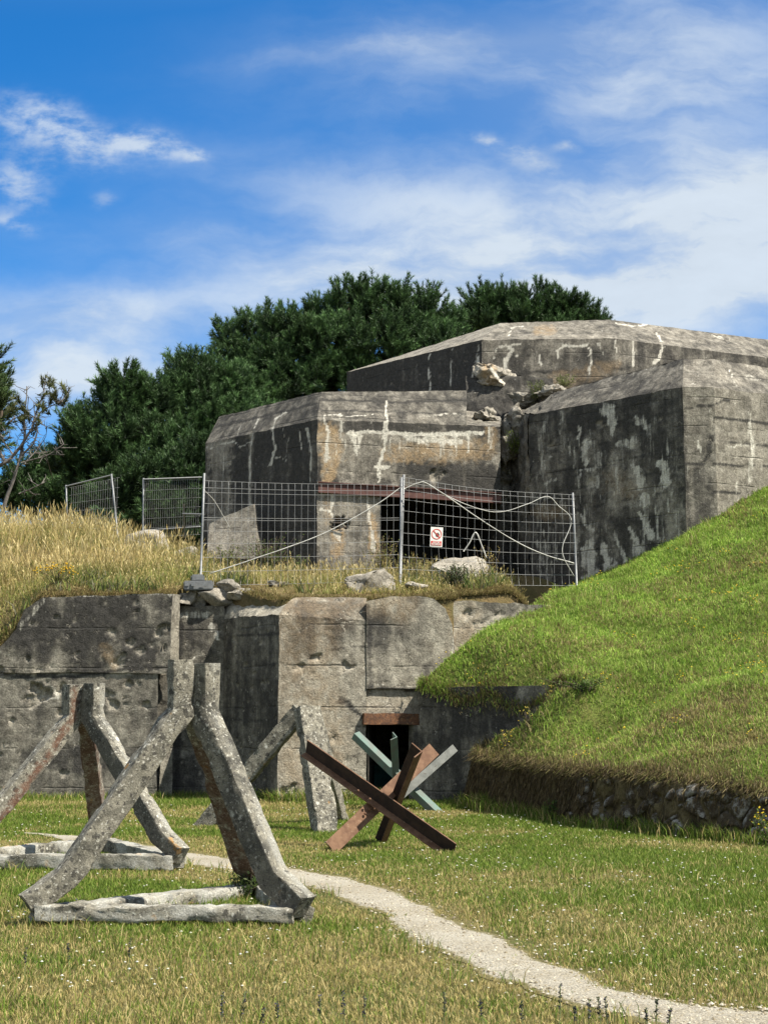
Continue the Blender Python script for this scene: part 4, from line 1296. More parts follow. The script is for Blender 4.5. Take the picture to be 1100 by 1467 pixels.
def stonewall():
    n = 620
    kk = np.arange(len(bp))
    # spacing by length
    L = np.concatenate([[0], np.cumsum([np.linalg.norm(b - a) for a, b in zip(bp[:-1], bp[1:])])])
    s = np.linspace(0, L[-1], n)
    f = lambda K: np.stack([np.interp(s, L, np.array(K)[:, c]) for c in range(3)], 1)
    B_, T_ = f(bp), f(tp_)
    nv = 44
    v = np.linspace(0, 1, nv + 1)
    P = B_[None] * (1 - v)[:, None, None] + T_[None] * v[:, None, None]
    tang = np.gradient(B_, axis=0)
    nrm = np.cross(tang, (0, 0, 1))
    nrm /= np.linalg.norm(nrm, axis=1)[:, None]
    PP = P.reshape(-1, 3)
    NN = np.repeat(nrm[None], nv + 1, 0).reshape(-1, 3)
    # cell-like stones
    cells = (PP + vfbm(PP, 2.5, 2) * 0.25) * np.array((3.4, 3.4, 4.6))
    ip = np.floor(cells).astype(np.int64)
    d1 = np.full(len(PP), 9.0)
    d2 = np.full(len(PP), 9.0)
    idv = np.zeros(len(PP))
    for dx in (-1, 0, 1):
        for dy in (-1, 0, 1):
            for dz in (-1, 0, 1):
                q = ip + (dx, dy, dz)
                fp = q + np.stack([_h(q[:, 0], q[:, 1], q[:, 2] + 7 * t) for t in (0, 1, 2)], 1)
                dd = np.linalg.norm(fp - cells, axis=1)
                hid = _h(q[:, 0] + 5, q[:, 1] + 9, q[:, 2] + 3)
                m1 = dd < d1
                d2 = np.where(m1, d1, np.minimum(d2, dd))
                idv = np.where(m1, hid, idv)
                d1 = np.minimum(d1, dd)
    edge = sstep(d2 - d1, 0.0, 0.16)
    sx = np.repeat(s[None], nv + 1, 0).ravel()
    vv = np.repeat(v[:, None], n, 1).ravel()
    px, py = proj(PP)
    # the left third is thatched with dry roots, stones show further right
    stone = sstep(px + fbm(PP, 1.5, 3) * 160, 800, 870) * sstep(1 - vv + fbm(PP, 2.5, 3) * 0.5, 0.05, 0.2)
    stone = stone * sstep(idv + fbm(PP, 5, 3) * 1.2, 0.12, 0.3)
    ridge = fbm(np.column_stack([sx * 9, vv * 1.5, 0 * sx]), 1.0, 3)
    disp = stone * (edge * (0.03 + 0.09 * idv) + fbm(PP, 7, 3, 3.0) * 0.10) + (1 - stone) * (0.05 + ridge * 0.12) + fbm(PP, 2.2, 3) * 0.20 + fbm(PP, 14, 3) * 0.06
    disp = disp * (0.35 + 0.65 * sstep(1 - vv, 0, 0.15))
    Q = PP + NN * disp[:, None]
    S = np.zeros((len(PP), 4))
    S[:, 0] = stone * edge
    S[:, 1] = idv
    S[:, 2] = ridge + 0.5
    i, j = np.meshgrid(np.arange(n - 1), np.arange(nv))
    k = (j * n + i).ravel()
    m, N = new_mat('rubble_stone')
    pos = N.n('ShaderNodeNewGeometry').outputs['Position']
    a = N.n('ShaderNodeAttribute', attribute_name='stain')
    sp = N.n('ShaderNodeSeparateColor', {0: a.outputs['Color']})
    mid = N.noise(pos, 7, 6, 0.7, 0.4)
    fine = N.noise(pos, 45, 5, 0.7)
    soil = N.mix(N.ramp(sp.outputs[2], 0.35, 0.65), (0.07, 0.055, 0.032), (0.18, 0.145, 0.075))
    soil = N.mix(N.ramp(fine, 0.45, 0.7), soil, (0.05, 0.035, 0.02))
    st = N.mix(sp.outputs[1], (0.17, 0.16, 0.135), (0.36, 0.34, 0.30))
    st = N.mix(N.ramp(mid, 0.40, 0.54), st, (0.085, 0.066, 0.045))
    st = N.mix(N.ramp(N.noise(pos, 2.6, 5, 0.6), 0.48, 0.6, 0, 0.8), st, (0.075, 0.058, 0.035))
    col = N.mix(N.ramp(N.m('ADD', sp.outputs[0], N.m('MULTIPLY', N.m('SUBTRACT', mid, 0.5), 0.8)), 0.35, 0.6), soil, st)
    g = N.ramp(fine, 0.25, 0.75, 0.6, 1.35)
    col = N.mix(1.0, col, N.n('ShaderNodeCombineXYZ', {0: g, 1: g, 2: g}).outputs[0], 'MULTIPLY')
    finish(N, col, 0.95, N.m('ADD', mid, fine), 0.9, 0.03, 0.12)
    o = mesh_np('stone_wall', Q, np.stack([k, k + 1, k + n + 1, k + n], 1), m, None, {'stain': np.clip(S, 0, 1)})
    tag(o, 'low rough stone and earth retaining wall at the foot of the green mound', 'wall')
    return Q.reshape(nv + 1, n, 3)


SW = stonewall()
sw_base = SW[0, :, :2]
sw_poly = np.concatenate([sw_base, [(30, 15), (30, 40), (sw_base[0, 0], 40)]])


# ------------------------------------------------------------------ concrete tetrahedron obstacles
def beam(path, w, h, seed, side=None, corner=0.010, rough=0.008, step=0.05, paint=None):
    """swept square beam; side = horizontal width direction"""
    P = [np.asarray(p, float) for p in path]
    pts, tans, kink = [], [], []
    for a, b in zip(P[:-1], P[1:]):
        L = np.linalg.norm(b - a)
        tdir = (b - a) / L
        lo = 0.55 * h if len(pts) else 0.0
        hi = L - (0.55 * h if b is not P[-1] else 0.0)
        n = max(1, int((hi - lo) / step))
        for k in range(n + 1):
            pts.append(a + tdir * (lo + (hi - lo) * k / n))
            tans.append(tdir)
            kink.append(1.0)
        if b is not P[-1]:
            nx = P[[id(q) for q in P].index(id(b)) + 1]
            t2 = (nx - b) / np.linalg.norm(nx - b)
            tb_ = tdir + t2
            tb_ /= np.linalg.norm(tb_)
            pts.append(b)
            tans.append(tb_)
            kink.append(1.0 / max(0.5, float(tb_ @ tdir)))
    pts, tans, kink = np.array(pts), np.array(tans), np.array(kink)
    if side is None:
        hd = P[-1] - P[0]
        hd[2] = 0
        side = np.array((-hd[1], hd[0], 0))
    side = side / np.linalg.norm(side)
    U = side - (tans @ side)[:, None] * tans
    U /= np.linalg.norm(U, axis=1)[:, None]
    W = np.cross(tans, U)
    # rounded square ring
    ring = []
    m = 5
    for cx_, cy_, a0 in ((1, 1, 0), (-1, 1, 90), (-1, -1, 180), (1, -1, 270)):
        for t in (0, 45, 90):
            an = math.radians(a0 + t)
            ring.append((cx_ * (w / 2 - corner) + corner * math.cos(an), cy_ * (h / 2 - corner) + corner * math.sin(an)))
        # side points to the next corner
        nxt = {(1, 1): (-1, 1), (-1, 1): (-1, -1), (-1, -1): (1, -1), (1, -1): (1, 1)}[(cx_, cy_)]
        x0, y0 = ring[-1]
        an = math.radians(a0 + 90)
        x1, y1 = nxt[0] * (w / 2 - corner) + corner * math.cos(an), nxt[1] * (h / 2 - corner) + corner * math.sin(an)
        for t in range(1, m):
            ring.append((x0 + (x1 - x0) * t / m, y0 + (y1 - y0) * t / m))
    ring = np.array(ring)
    R = len(ring)
    V = pts[:, None] + ring[None, :, :1] * U[:, None] + ring[None, :, 1:] * kink[:, None, None] * W[:, None]
    V = V.reshape(-1, 3)
    k = len(pts)
    i = np.arange(k - 1)[:, None] * R
    j = np.arange(R)[None]
    j2 = (j + 1) % R
    F4 = np.stack([i + j, i + j2, i + R + j2, i + R + j], -1).reshape(-1, 4)
    caps, VV, n0 = [], [V], len(V)
    for e, c_ in ((0, pts[0]), ((k - 1) * R, pts[-1])):
        inner = c_ + (V[e:e + R] - c_) * 0.5
        VV.append(inner)
        VV.append(c_[None])
        jj = np.arange(R)
        j3 = (jj + 1) % R
        caps.append(('q', np.stack([e + jj, e + j3, n0 + j3, n0 + jj], 1)))
        caps.append(('t', np.stack([n0 + jj, n0 + j3, np.full(R, n0 + R)], 1)))
        n0 += R + 1
    V = np.concatenate(VV)
    Q = V + vfbm(V + seed * 5.1, 5.0, 3) * rough * 2.2 + vfbm(V + seed * 2.3, 22.0, 2) * rough * 1.3
    # knocked-off arrises
    kc = np.zeros(len(V))
    rr_ = np.tile(np.array([1.0 if q % (m + 2) < 3 else (0.5 if q % (m + 2) in (3, m + 1) else 0.0) for q in range(R)]), k)
    kc[:k * R] = rr_
    axis_ = np.repeat(pts, R, 0)
    ch = sstep(fbm(V + seed, 7.0, 3), 0.07, 0.16) * kc
    Q[:k * R] -= (V[:k * R] - axis_) * (ch[:k * R] * 0.16)[:, None]
    S = np.zeros((len(V), 4))
    if paint:
        px, py = proj(V)
        paint(S, px, py, V)
    F4 = np.concatenate([F4] + [q for t, q in caps if t == 'q'])
    F3 = np.concatenate([q for t, q in caps if t == 't'])
    return Q, [F4, F3], np.clip(S, 0, 1)


def leg_path(head, foot, ztop, zk1=None, zk2=0.33, zend=0.13, out=0.24):
    head, foot = np.asarray(head, float), np.asarray(foot, float)
    d = foot[:2] - head[:2]
    d = d / np.linalg.norm(d)
    lower = foot[:2] - d * out
    P = [np.array((head[0], head[1], ztop))]
    if zk1:
        P.append(np.array((head[0], head[1], zk1)))
    P.append(np.array((lower[0], lower[1], zk2)))
    if zend is not None:
        P.append(np.array((foot[0], foot[1], zend)))
    return P


def tetra(label, apex, heads, feet, ztops, zk1, ws, hs, seed, beams=True, paint=None, zk2=0.32, zend=0.145, out=0.26, group='concrete tetrahedron obstacles'):
    root = empty('concrete_obstacle', (apex[0], apex[1], 0))
    tag(root, label, 'obstacle', group)
    for n, (h_, f_) in enumerate(zip(heads, feet)):
        P = leg_path(h_, f_, ztops[n], zk1, zk2, zend, out)
        V, Fq, S = beam(P, ws[n], hs[n], seed + n, paint=paint[n] if paint else None)
        mesh_np('leg', V, Fq, M_OBST, root, {'stain': S}).data.set_sharp_from_angle(angle=math.radians(33))
    if beams:
        for a, b, w, h, za in beams:
            p, q = np.append(feet[a] * 0.96 + feet[b] * 0.04, za), np.append(feet[a] * 0.03 + feet[b] * 0.97, za)
            V, Fq, S = beam([p, q], w, h, seed + 10 + a, paint=lambda S, px, py, P: S.__setitem__((slice(None), 0), 0.55 * sstep(fbm(P, 6, 3), -0.15, 0.1) * 1.4), rough=0.02)
            mesh_np('base_beam', V, Fq, M_OBST, root, {'stain': S}).data.set_sharp_from_angle(angle=math.radians(33))
    return root


def px_xy(px, Y):
    p = at(px, 1044, Y)
    return p[:2]


def pnt_rust(pts, w0, w1, s=0.9):
    return lambda S, px, py, P: S.__setitem__((slice(None), 2), np.maximum(S[:, 2], strokes(px, py, P, [(pts, w0, w1, s)], 4)))


def pnt_side(h_, f_):
    """lichen plus painted shading: left flank darkened, the rest paled"""
    d = f_ - h_
    d = d / np.linalg.norm(d)
    sd = np.array((-d[1], d[0]))
    if sd[1] > 0:
        sd = -sd

    def fn(S, px, py, P):
        k = (P[:, :2] - h_) @ sd
        S[:, 1] = 0.75 * sstep(k + fbm(P, 9, 3) * 0.05, 0.055, 0.085)  # flank's shade painted in over its dark lichen
        S[:, 0] = 0.5 * sstep(-k, -0.02, 0.03) * sstep(fbm(P, 5, 3, 8.0), -0.1, 0.1)
    return fn


t1 = tetra('nearest and largest lichen spotted concrete obstacle, on the grass beside the gravel path', px_xy(277, 11.35),
           [px_xy(257, 11.25), px_xy(291.5, 11.27), px_xy(283, 11.54)],
           [px_xy(48, 10.82), px_xy(436, 10.72), px_xy(376, 12.55)],
           [1.845, 1.825, 1.80], 1.47, [0.175, 0.16, 0.17], [0.17, 0.172, 0.18], 1,
           [(0, 1, 0.19, 0.10, 0.105), (0, 2, 0.17, 0.12, 0.075), (1, 2, 0.17, 0.12, 0.075)],
           [None, pnt_side(px_xy(293, 11.24), px_xy(436, 10.72)), pnt_rust([(300, 1080), (330, 1170), (365, 1260)], 30, 30, 0.7)])
t2 = tetra('weathered concrete obstacle with a rusty brown leg, cut off by the left frame edge', px_xy(120, 15.9),
           [px_xy(104, 15.85), px_xy(133, 15.78), px_xy(124, 16.1)],
           [px_xy(-62, 15.1), px_xy(262, 15.0), px_xy(150, 17.3)],
           [1.80, 1.81, 1.78], 1.46, [0.175, 0.16, 0.17], [0.17, 0.18, 0.18], 21,
           [(0, 1, 0.17, 0.14, 0.09), (0, 2, 0.17, 0.14, 0.09), (1, 2, 0.17, 0.14, 0.09)],
           [pnt_rust([(108, 985), (106, 1030), (60, 1095), (0, 1180)], 5, 6, 1.0), pnt_side(px_xy(133, 15.78), px_xy(262, 15.0)), pnt_rust([(120, 1040), (140, 1200)], 20, 20, 0.65)])
t3 = tetra('smaller grey concrete obstacle of three straight legs by the corner of the concrete wall', px_xy(440, 21.3),
           [px_xy(431, 21.25), px_xy(440, 21.05), px_xy(447, 21.45)],
           [px_xy(290, 21.6), px_xy(468, 20.55), px_xy(490, 22.6)],
           [1.60, 1.63, 1.58], None, [0.20, 0.33, 0.2], [0.23, 0.2, 0.2], 41, None, None, zk2=-0.05, zend=None, out=0.0)
rock('corner_block', (px_xy(378, 12.55)[0], 12.5, 0.12), (0.30, 0.26, 0.30), 61, M_OBST, t1, 0.3, sub=3, rough=0.02)


# ------------------------------------------------------------------ steel hedgehogs
def angle_beam(p0, p1, face, wa=0.15, wb=0.15, th=0.014, flip=1, channel=False):
    """L section: a plate whose normal is close to 'face', and a flange at its lower edge pointing along flip*face"""
    p0, p1 = Vector(tuple(map(float, p0))), Vector(tuple(map(float, p1)))
    a = (p1 - p0).normalized()
    n = Vector(face)
    n = (n - a * n.dot(a)).normalized()
    u = a.cross(n).normalized()
    if u.z < 0:
        u = -u
    prof = [(-wa / 2, 0), (wa / 2, 0), (wa / 2, th), (-wa / 2 + th, th), (-wa / 2 + th, wb), (-wa / 2, wb)]
    if channel:
        prof = [(-wa / 2, 0), (wa / 2, 0), (wa / 2, wb * 0.85), (wa / 2 - th, wb * 0.85), (wa / 2 - th, th), (-wa / 2 + th, th), (-wa / 2 + th, wb), (-wa / 2, wb)]
    bm = bmesh.new()
    rings = []
    for p in (p0, p1):
        rings.append([bm.verts.new(p + u * x + n * (y * flip)) for x, y in prof])
    k = len(prof)
    for i in range(k):
        j = (i + 1) % k
        bm.faces.new([rings[0][i], rings[0][j], rings[1][j], rings[1][i]])
    for r in rings:
        bm.faces.new(r)
    bmesh.ops.recalc_face_normals(bm, faces=bm.faces[:])
    return bm, u, n


def hedgehog(label, bars, mat, rivets=()):
    c0 = sum((np.asarray(b[0]) + np.asarray(b[1])) / 2 for b in bars) / len(bars)
    root = empty('steel_hedgehog', (c0[0], c0[1], 0))
    tag(root, label, 'steel obstacle', 'steel hedgehog obstacles')
    for (p0, p1, face, wa, wb, flip) in bars:
        shade_faces = face[0] < 0 and mat is M_RUST  # webs turned from the sun get the rust with painted-in shade
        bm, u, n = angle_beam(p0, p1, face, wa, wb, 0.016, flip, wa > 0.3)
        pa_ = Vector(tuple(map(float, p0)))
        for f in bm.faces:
            f.material_index = 1 if (shade_faces and (f.calc_center_median() - pa_).dot(n) * flip < 0.03 and abs(f.normal.dot(u)) < 0.5) else 0
        bmesh.ops.bevel(bm, geom=bm.edges[:], offset=0.0025, segments=1, affect='EDGES')
        ob = mesh_bm('bar', bm, M_GREYST if (mat is M_GREEN and face[1] < -0.8) else mat, root)
        ob.data.materials.append(M_RUST_SHADE)
    for p, nrm in rivets:
        bm = bmesh.new()
        bmesh.ops.create_uvsphere(bm, u_segments=10, v_segments=6, radius=0.016)
        bmesh.ops.translate(bm, verts=bm.verts, vec=Vector(tuple(map(float, p))))
        mesh_bm('rivet', bm, mat, root, True)
    return root


A0, A1 = at(440, 1069, 18.5), at(652, 1205, 17.35)
B0, B1 = at(622, 1073, 18.7), at(474, 1206, 17.55)
C0, C1 = at(598, 1070, 17.5), at(545, 1196, 18.9)
A1[2], B1[2], C1[2] = 0.02, 0.03, 0.0
bp_ = [B0 + (B1 - B0) * t for t in (0.62, 0.66, 0.70)]
fb = np.array((0.3, -0.92, 0.25))
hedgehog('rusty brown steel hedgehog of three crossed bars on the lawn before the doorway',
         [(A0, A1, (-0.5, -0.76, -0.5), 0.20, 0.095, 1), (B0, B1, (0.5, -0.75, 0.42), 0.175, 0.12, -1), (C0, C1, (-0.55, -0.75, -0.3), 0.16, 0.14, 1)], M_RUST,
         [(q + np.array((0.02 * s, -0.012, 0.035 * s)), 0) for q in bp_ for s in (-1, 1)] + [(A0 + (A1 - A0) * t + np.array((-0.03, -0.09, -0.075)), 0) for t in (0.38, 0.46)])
A0, A1 = at(511, 1049, 24.9), at(632, 1163, 24.2)
B0, B1 = at(652, 1071, 24.6), at(545, 1145, 24.0)
C0, C1 = at(566, 1052, 24.0), at(572, 1150, 25.3)
A1[2], B1[2], C1[2] = 0.06, 0.06, 0.05
hedgehog('pale green weathered steel hedgehog standing behind the rusty one by the doorway',
         [(A0, A1, (0.45, -0.6, 0.65), 0.13, 0.12, -1), (B0, B1, (0.45, -0.85, 0.3), 0.13, 0.11, -1), (C0, C1, (-0.7, -0.6, 0.0), 0.13, 0.12, 1)], M_GREEN)


# ------------------------------------------------------------------ site fence
def wires(p0, p1, z0s, z1s, rows, ncol, bulge, seed):
    """grid of wires between two uprights; rows = heights above the post feet (0..1)"""
    r = np.random.default_rng(seed)
    polys, rads = [], []
    nseg = 16
    side = np.cross(p1 - p0, (0, 0, 1))
    side /= np.linalg.norm(side)

    def pt(s, h):
        b = p0 * (1 - s) + p1 * s
        hh = (z0s[0] * (1 - s) + z0s[1] * s) * (1 - h) + (z1s[0] * (1 - s) + z1s[1] * s) * h
        sag = -bulge[0] * math.sin(math.pi * s) * (0.4 + 0.6 * h)
        o = side * (bulge[1] * math.sin(math.pi * s * 2 + h * 2) + bulge[1] * 0.6 * math.sin(h * 9 + s * 3))
        return np.array((b[0], b[1], 0)) + o + np.array((0, 0, hh + sag))
    for h in rows:
        polys.append([pt(s, h) for s in np.linspace(0.005, 0.995, nseg + 1)])
        rads.append(0.0031)
    for k in range(1, ncol):
        s = k / ncol
        polys.append([pt(s, h) for h in np.linspace(rows[0], rows[-1], 14)])
        rads.append(0.0022)
    return tubes(polys, rads, 4)


def post(p, top, r=0.021):
    V, Fq = tubes([[np.array(p) - (0, 0, 0.05), (np.array(p) + top) / 2, top]], [r], 8)
    return V, Fq


def fence(label, pxa, pxb, rows, ncol, bulge, seed, rail=False, group='wire fence panels', r=0.021, posts=(1, 1)):
    (xa, ya0, ya1, da), (xb, yb0, yb1, db) = pxa, pxb          # column of the foot, y top, y foot, depth; top column
    a0, b0 = at(xa[0], ya1, da), at(xb[0], yb1, db)
    a1, b1 = at(xa[1], ya0, da), at(xb[1], yb0, db)
    root = empty('wire_fence', (a0 + b0) / 2)
    tag(root, label, 'fence', group)
    for p, q, on in ((a0, a1, posts[0]), (b0, b1, posts[1])):
        if on:
            V, Fq = post(p, q, r)
            mesh_np('post', V, Fq, M_GALV, root)
    pa, pb = a0.copy(), b0.copy()
    V, Fq = wires(a0, b0, (a0[2], b0[2]), (a1[2], b1[2]), rows, ncol, bulge, seed)
    # follow the lean of the posts
    mesh_np('wire_mesh', V, Fq, M_WIRE, root)
    if rail:
        for q0_, q1_ in ((a1 - (0, 0, 0.03), b1 - (0, 0, 0.03)), (a0 + (0, 0, 0.25), b0 + (0, 0, 0.25))):
            V, Fq = tubes([[q0_, q1_]], [0.018], 6)
            mesh_np('rail', V, Fq, M_GALV, root)
    return root


rowsL = [0.04, 0.16, 0.28, 0.40, 0.505, 0.60, 0.62, 0.74, 0.835, 0.875, 0.935]
rowsR = [0.03, 0.14, 0.25, 0.36, 0.47, 0.57, 0.67, 0.77, 0.86, 0.93, 0.975]
fence('left front wire fence panel standing on the terrace beside the grey foot block', ((287, 293), 678, 846, 28.0), ((573, 575), 684, 838, 28.45), rowsL, 30, (0.02, 0.012), 3)
fence('sagging right front wire fence panel carrying the white and red warning sign', ((573.5, 578.5), 680, 838, 28.5), ((826, 820), 706, 843, 29.6), rowsR, 24, (0.05, 0.05), 5)
fence('far wire fence panel with a top rail beside the left bunker wall', ((205, 206), 685, 775, 36.0), ((287, 289), 682, 770, 35.0), [0.05, .2, .35, .5, .65, .8, .95], 26, (0, 0.0), 7, True, r=0.022, posts=(1, 0))
fence('leaning wire fence panel among the tall dry grass at the left', ((98, 95), 695, 770, 37.5), ((170, 160), 679, 775, 36.0), [0.05, .2, .35, .5, .65, .8, .95], 22, (0, 0.0), 8, True, r=0.022)
# low white rail between the back panels
V, Fq = tubes([[at(262, 736, 33.5), at(292, 737, 32.5)], [at(264, 722, 33.5), at(265, 770, 33.5)]], [0.02, 0.02], 6)
tag(mesh_np('rail_stub', V, Fq, M_GALV), 'short pale rail on a stake beside the left fence post', 'rail')

# foot block
foot = empty('ballast_block', at(285, 838, 27.9))
tag(foot, 'dark grey plastic foot block under the left fence post', 'fence foot')
bm = bmesh.new()
fc = at(285, 838, 27.9)
box_bm(bm, fc + (-0.27, -0.02, -0.02), fc + (0.26, 0.03, -0.01), 0.26, 0.17)
bmesh.ops.bevel(bm, geom=bm.edges[:], offset=0.02, segments=2, affect='EDGES')
mesh_bm('base', bm, M_FOOT, foot)
bm = bmesh.new()
vs = box_bm(bm, fc + (-0.14, 0, 0.12), fc + (0.10, 0.02, 0.125), 0.2, 0.13)
bmesh.ops.bevel(bm, geom=bm.edges[:], offset=0.025, segments=2, affect='EDGES')
mesh_bm('raised_centre', bm, M_FOOT, foot)
for sx in (-0.2, -0.08, 0.12):
    bm = bmesh.new()
    box_bm(bm, fc + (sx - 0.035, -0.155, 0.0), fc + (sx + 0.035, -0.152, 0.0), 0.012, 0.07)
    mesh_bm('grip_slot', bm, M_GALV, foot)

# tape strands
def strand(label, pts, w=0.022):
    K = np.array([at(*p) for p in pts])
    K = np.concatenate([[2 * K[0] - K[1]], K, [2 * K[-1] - K[-2]]])
    P = []
    for q in range(1, len(K) - 2):
        for t in np.linspace(0, 1, 9)[:-1]:
            P.append(0.5 * (2 * K[q] + (K[q + 1] - K[q - 1]) * t + (2 * K[q - 1] - 5 * K[q] + 4 * K[q + 1] - K[q + 2]) * t * t + (3 * K[q] - K[q - 1] - 3 * K[q + 1] + K[q + 2]) * t ** 3))
    P = np.array(P + [K[-2]])
    P = P + vfbm(P, 1.5, 2) * 0.03
    rr = 0.5 * w * (0.75 + 0.5 * (fbm(P, 6, 2) + 0.5))
    V, Fq = tubes([P], [rr], 6)
    return tag(mesh_np('barrier_tape', V, Fq, M_TAPE), label, 'tape')


strand('white tape running down from the middle fence post to the grey foot block', [(575, 697, 28.3), (540, 722, 28.2), (480, 756, 28.1), (420, 782, 28.0), (360, 802, 27.95), (300, 822, 27.9)], 0.019)
strand('white tape running steeply down to the right fence post across the right panel', [(579, 700, 28.35), (598, 692, 28.35), (610, 692, 28.4), (640, 711, 28.5), (700, 752, 28.9), (760, 787, 29.2), (822, 807, 29.5)], 0.019)
strand('white tape hanging in a loose curve along the top of the right fence panel', [(610, 692, 28.4), (650, 715, 28.5), (690, 730, 28.7), (720, 733, 28.9), (755, 722, 29.1), (784, 711, 29.2), (800, 725, 29.3), (818, 745, 29.4), (806, 780, 29.35), (808, 800, 29.35), (822, 826, 29.5)], 0.015)
strand('short bent white tape standing up over the slab behind the fence', [(664, 790, 30.0), (672, 778, 30.0), (681, 763, 30.0), (690, 783, 30.0), (696, 800, 30.0)], 0.028)
strand('thin tape slanting from the left fence post down to the slab', [(293, 703, 28.1), (310, 722, 28.6), (330, 758, 29.0)], 0.014)

# ------------------------------------------------------------------ warning sign
sg = empty('warning_sign', at(624, 769, 28.55))
tag(sg, 'small white and red no entry sign with a hand symbol on the wire fence', 'sign')
tl, tr, bl, br = at(616.5, 755, 28.52), at(634, 756, 28.58), at(615, 783, 28.52), at(632.5, 784, 28.58)
ex = (tr - tl)
SWd = np.linalg.norm(ex)
ex /= SWd
ey = (tl - bl)
SHt = np.linalg.norm(ey)
ey /= SHt
en = np.cross(ex, ey)
org = bl


def spt(u, v, o=0.0):
    return org + ex * u * SWd + ey * v * SHt + en * o


def sign_poly(name, pts, o, mat, th=0.003):
    bm = bmesh.new()
    f = [bm.verts.new(Vector(tuple(spt(u, v, o)))) for u, v in pts]
    b = [bm.verts.new(Vector(tuple(spt(u, v, o - th)))) for u, v in pts]
    n = len(pts)
    bm.faces.new(f)
    bm.faces.new(b[::-1])
    for q in range(n):
        bm.faces.new([f[q], b[q], b[(q + 1) % n], f[(q + 1) % n]])
    bmesh.ops.recalc_face_normals(bm, faces=bm.faces[:])
    return mesh_bm(name, bm, mat, sg)


en_off = 0.03
sign_poly('board', [(0, 0), (1, 0), (1, 1), (0, 1)], en_off, M_SIGNW, 0.005)
asp = SWd / SHt
cu, cv, R1, R2 = 0.49, 0.645, 0.42, 0.355
bm = bmesh.new()
ro, ri = [], []
for q in range(40):
    an = q * 2 * math.pi / 40
    ro.append(bm.verts.new(Vector(tuple(spt(cu + R1 * math.cos(an), cv + R1 * asp * math.sin(an), en_off + 0.004)))))
    ri.append(bm.verts.new(Vector(tuple(spt(cu + R2 * math.cos(an), cv + R2 * asp * math.sin(an), en_off + 0.004)))))
for q in range(40):
    bm.faces.new([ro[q], ro[(q + 1) % 40], ri[(q + 1) % 40], ri[q]])
mesh_bm('red_ring', bm, M_SIGNR, sg)
dgn = math.sqrt(0.5)
sign_poly('slash', [(cu - R1 * dgn, cv + (R1 * dgn - .05) * asp), (cu - R1 * dgn + .05, cv + R1 * dgn * asp), (cu + R1 * dgn, cv - (R1 * dgn - .05) * asp), (cu + R1 * dgn - .05, cv - R1 * dgn * asp)], en_off + 0.007, M_SIGNR, 0.002)
hx, hy = cu + 0.10, cv - 0.05
hand = [(-.10, -.12), (.10, -.12), (.13, .0), (.13, .12), (.10, .12), (.09, .03), (.07, .03), (.07, .19), (.035, .19), (.03, .04), (.015, .04), (.01, .22), (-.025, .22), (-.03, .04), (-.045, .04), (-.055, .18), (-.085, .18), (-.09, .0), (-.15, .07), (-.18, .045)]
sign_poly('hand_symbol', [(hx + a, hy + b * asp * 1.0) for a, b in hand], en_off + 0.0055, M_SIGNK, 0.002)
sign_poly('red_panel', [(0.06, 0.06), (0.92, 0.06), (0.92, 0.29), (0.06, 0.29)], en_off + 0.004, M_SIGNR, 0.002)
for txt, vv_ in (('ACCES', 0.185), ('INTERDIT', 0.085)):
    cu_ = bpy.data.curves.new('lettering', 'FONT')
    cu_.body = txt
    cu_.align_x = 'CENTER'
    cu_.size = 0.043 if txt == 'INTERDIT' else 0.046
    cu_.extrude = 0.0008
    cu_.offset = 0.0008
    cu_.materials.append(M_SIGNW)
    o0 = bpy.data.objects.new('lettering', cu_)
    COL.objects.link(o0)
    me_ = bpy.data.meshes.new_from_object(o0.evaluated_get(bpy.context.evaluated_depsgraph_get()))
    bpy.data.objects.remove(o0)
    o = bpy.data.objects.new('lettering', me_)
    COL.objects.link(o)
    o.parent = sg
    from mathutils import Matrix
    mw = Matrix((tuple(ex) + (0,), tuple(ey) + (0,), tuple(en) + (0,), (0, 0, 0, 1))).transposed()
    loc = Vector(tuple(spt(0.49, vv_, en_off + 0.007))) - Vector(sg.location)
    o.matrix_local = Matrix.Translation(loc) @ mw


# ------------------------------------------------------------------ loose stones on the terrace
def tpt(px, Y, lift=0.0):
    x = xof(px, Y)
    return np.array((x, Y, float(tz(np.array([x]), np.array([Y]))[0]) + lift))


def trock(label, px, Y, size, seed, rot, dark, lift=0.0, planes=9, cat='stone'):
    o = rock('stone', tpt(px, Y, lift), size, seed, M_ROCK, None, rot, planes, dark, rough=0.03)
    return tag(o, label, cat)


trock('dark lichened concrete lump on the edge of the terrace left of the middle fence post', 519, 27.9, (0.95, 0.6, 0.62), 4, 0.15, 0.5, 0.10)
trock('large pale slab lying behind the right fence panel under the bent tape', 664, 30.4, (1.15, 0.7, 0.95), 9, 0.1, 0.3, 0.18)
trock('low pale block on the terrace edge right of the middle fence post', 600, 28.0, (0.42, 0.3, 0.22), 14, 0.3, 0.4, 0.05)
trock('flat grey stone on the terrace edge by the fence foot', 330, 28.1, (0.5, 0.4, 0.26), 17, 0.2, 0.55, 0.02)
trock('broad broken stone at the cracked top of the wall right of the fence foot', 285, 28.15, (0.7, 0.4, 0.34), 27, 0.0, 0.45, -0.22)
trock('cracked pale lump on top of the recessed part of the wall', 308, 28.05, (0.8, 0.45, 0.36), 71, 0.3, 0.25, -0.10, 14)
trock('grey broken lump wedged at the corner of the left wall block', 270, 28.0, (0.5, 0.4, 0.36), 73, 0.7, 0.35, -0.16, 14)
trock('flat broken lump beside the lit crest of the main wall block', 345, 27.85, (0.7, 0.4, 0.24), 75, 0.1, 0.3, -0.06, 14)
trock('grey rubble heap in the grass between the two far fence panels', 212, 34.5, (1.3, 0.7, 0.7), 51, 0.2, 0.3, 0.2, 14)
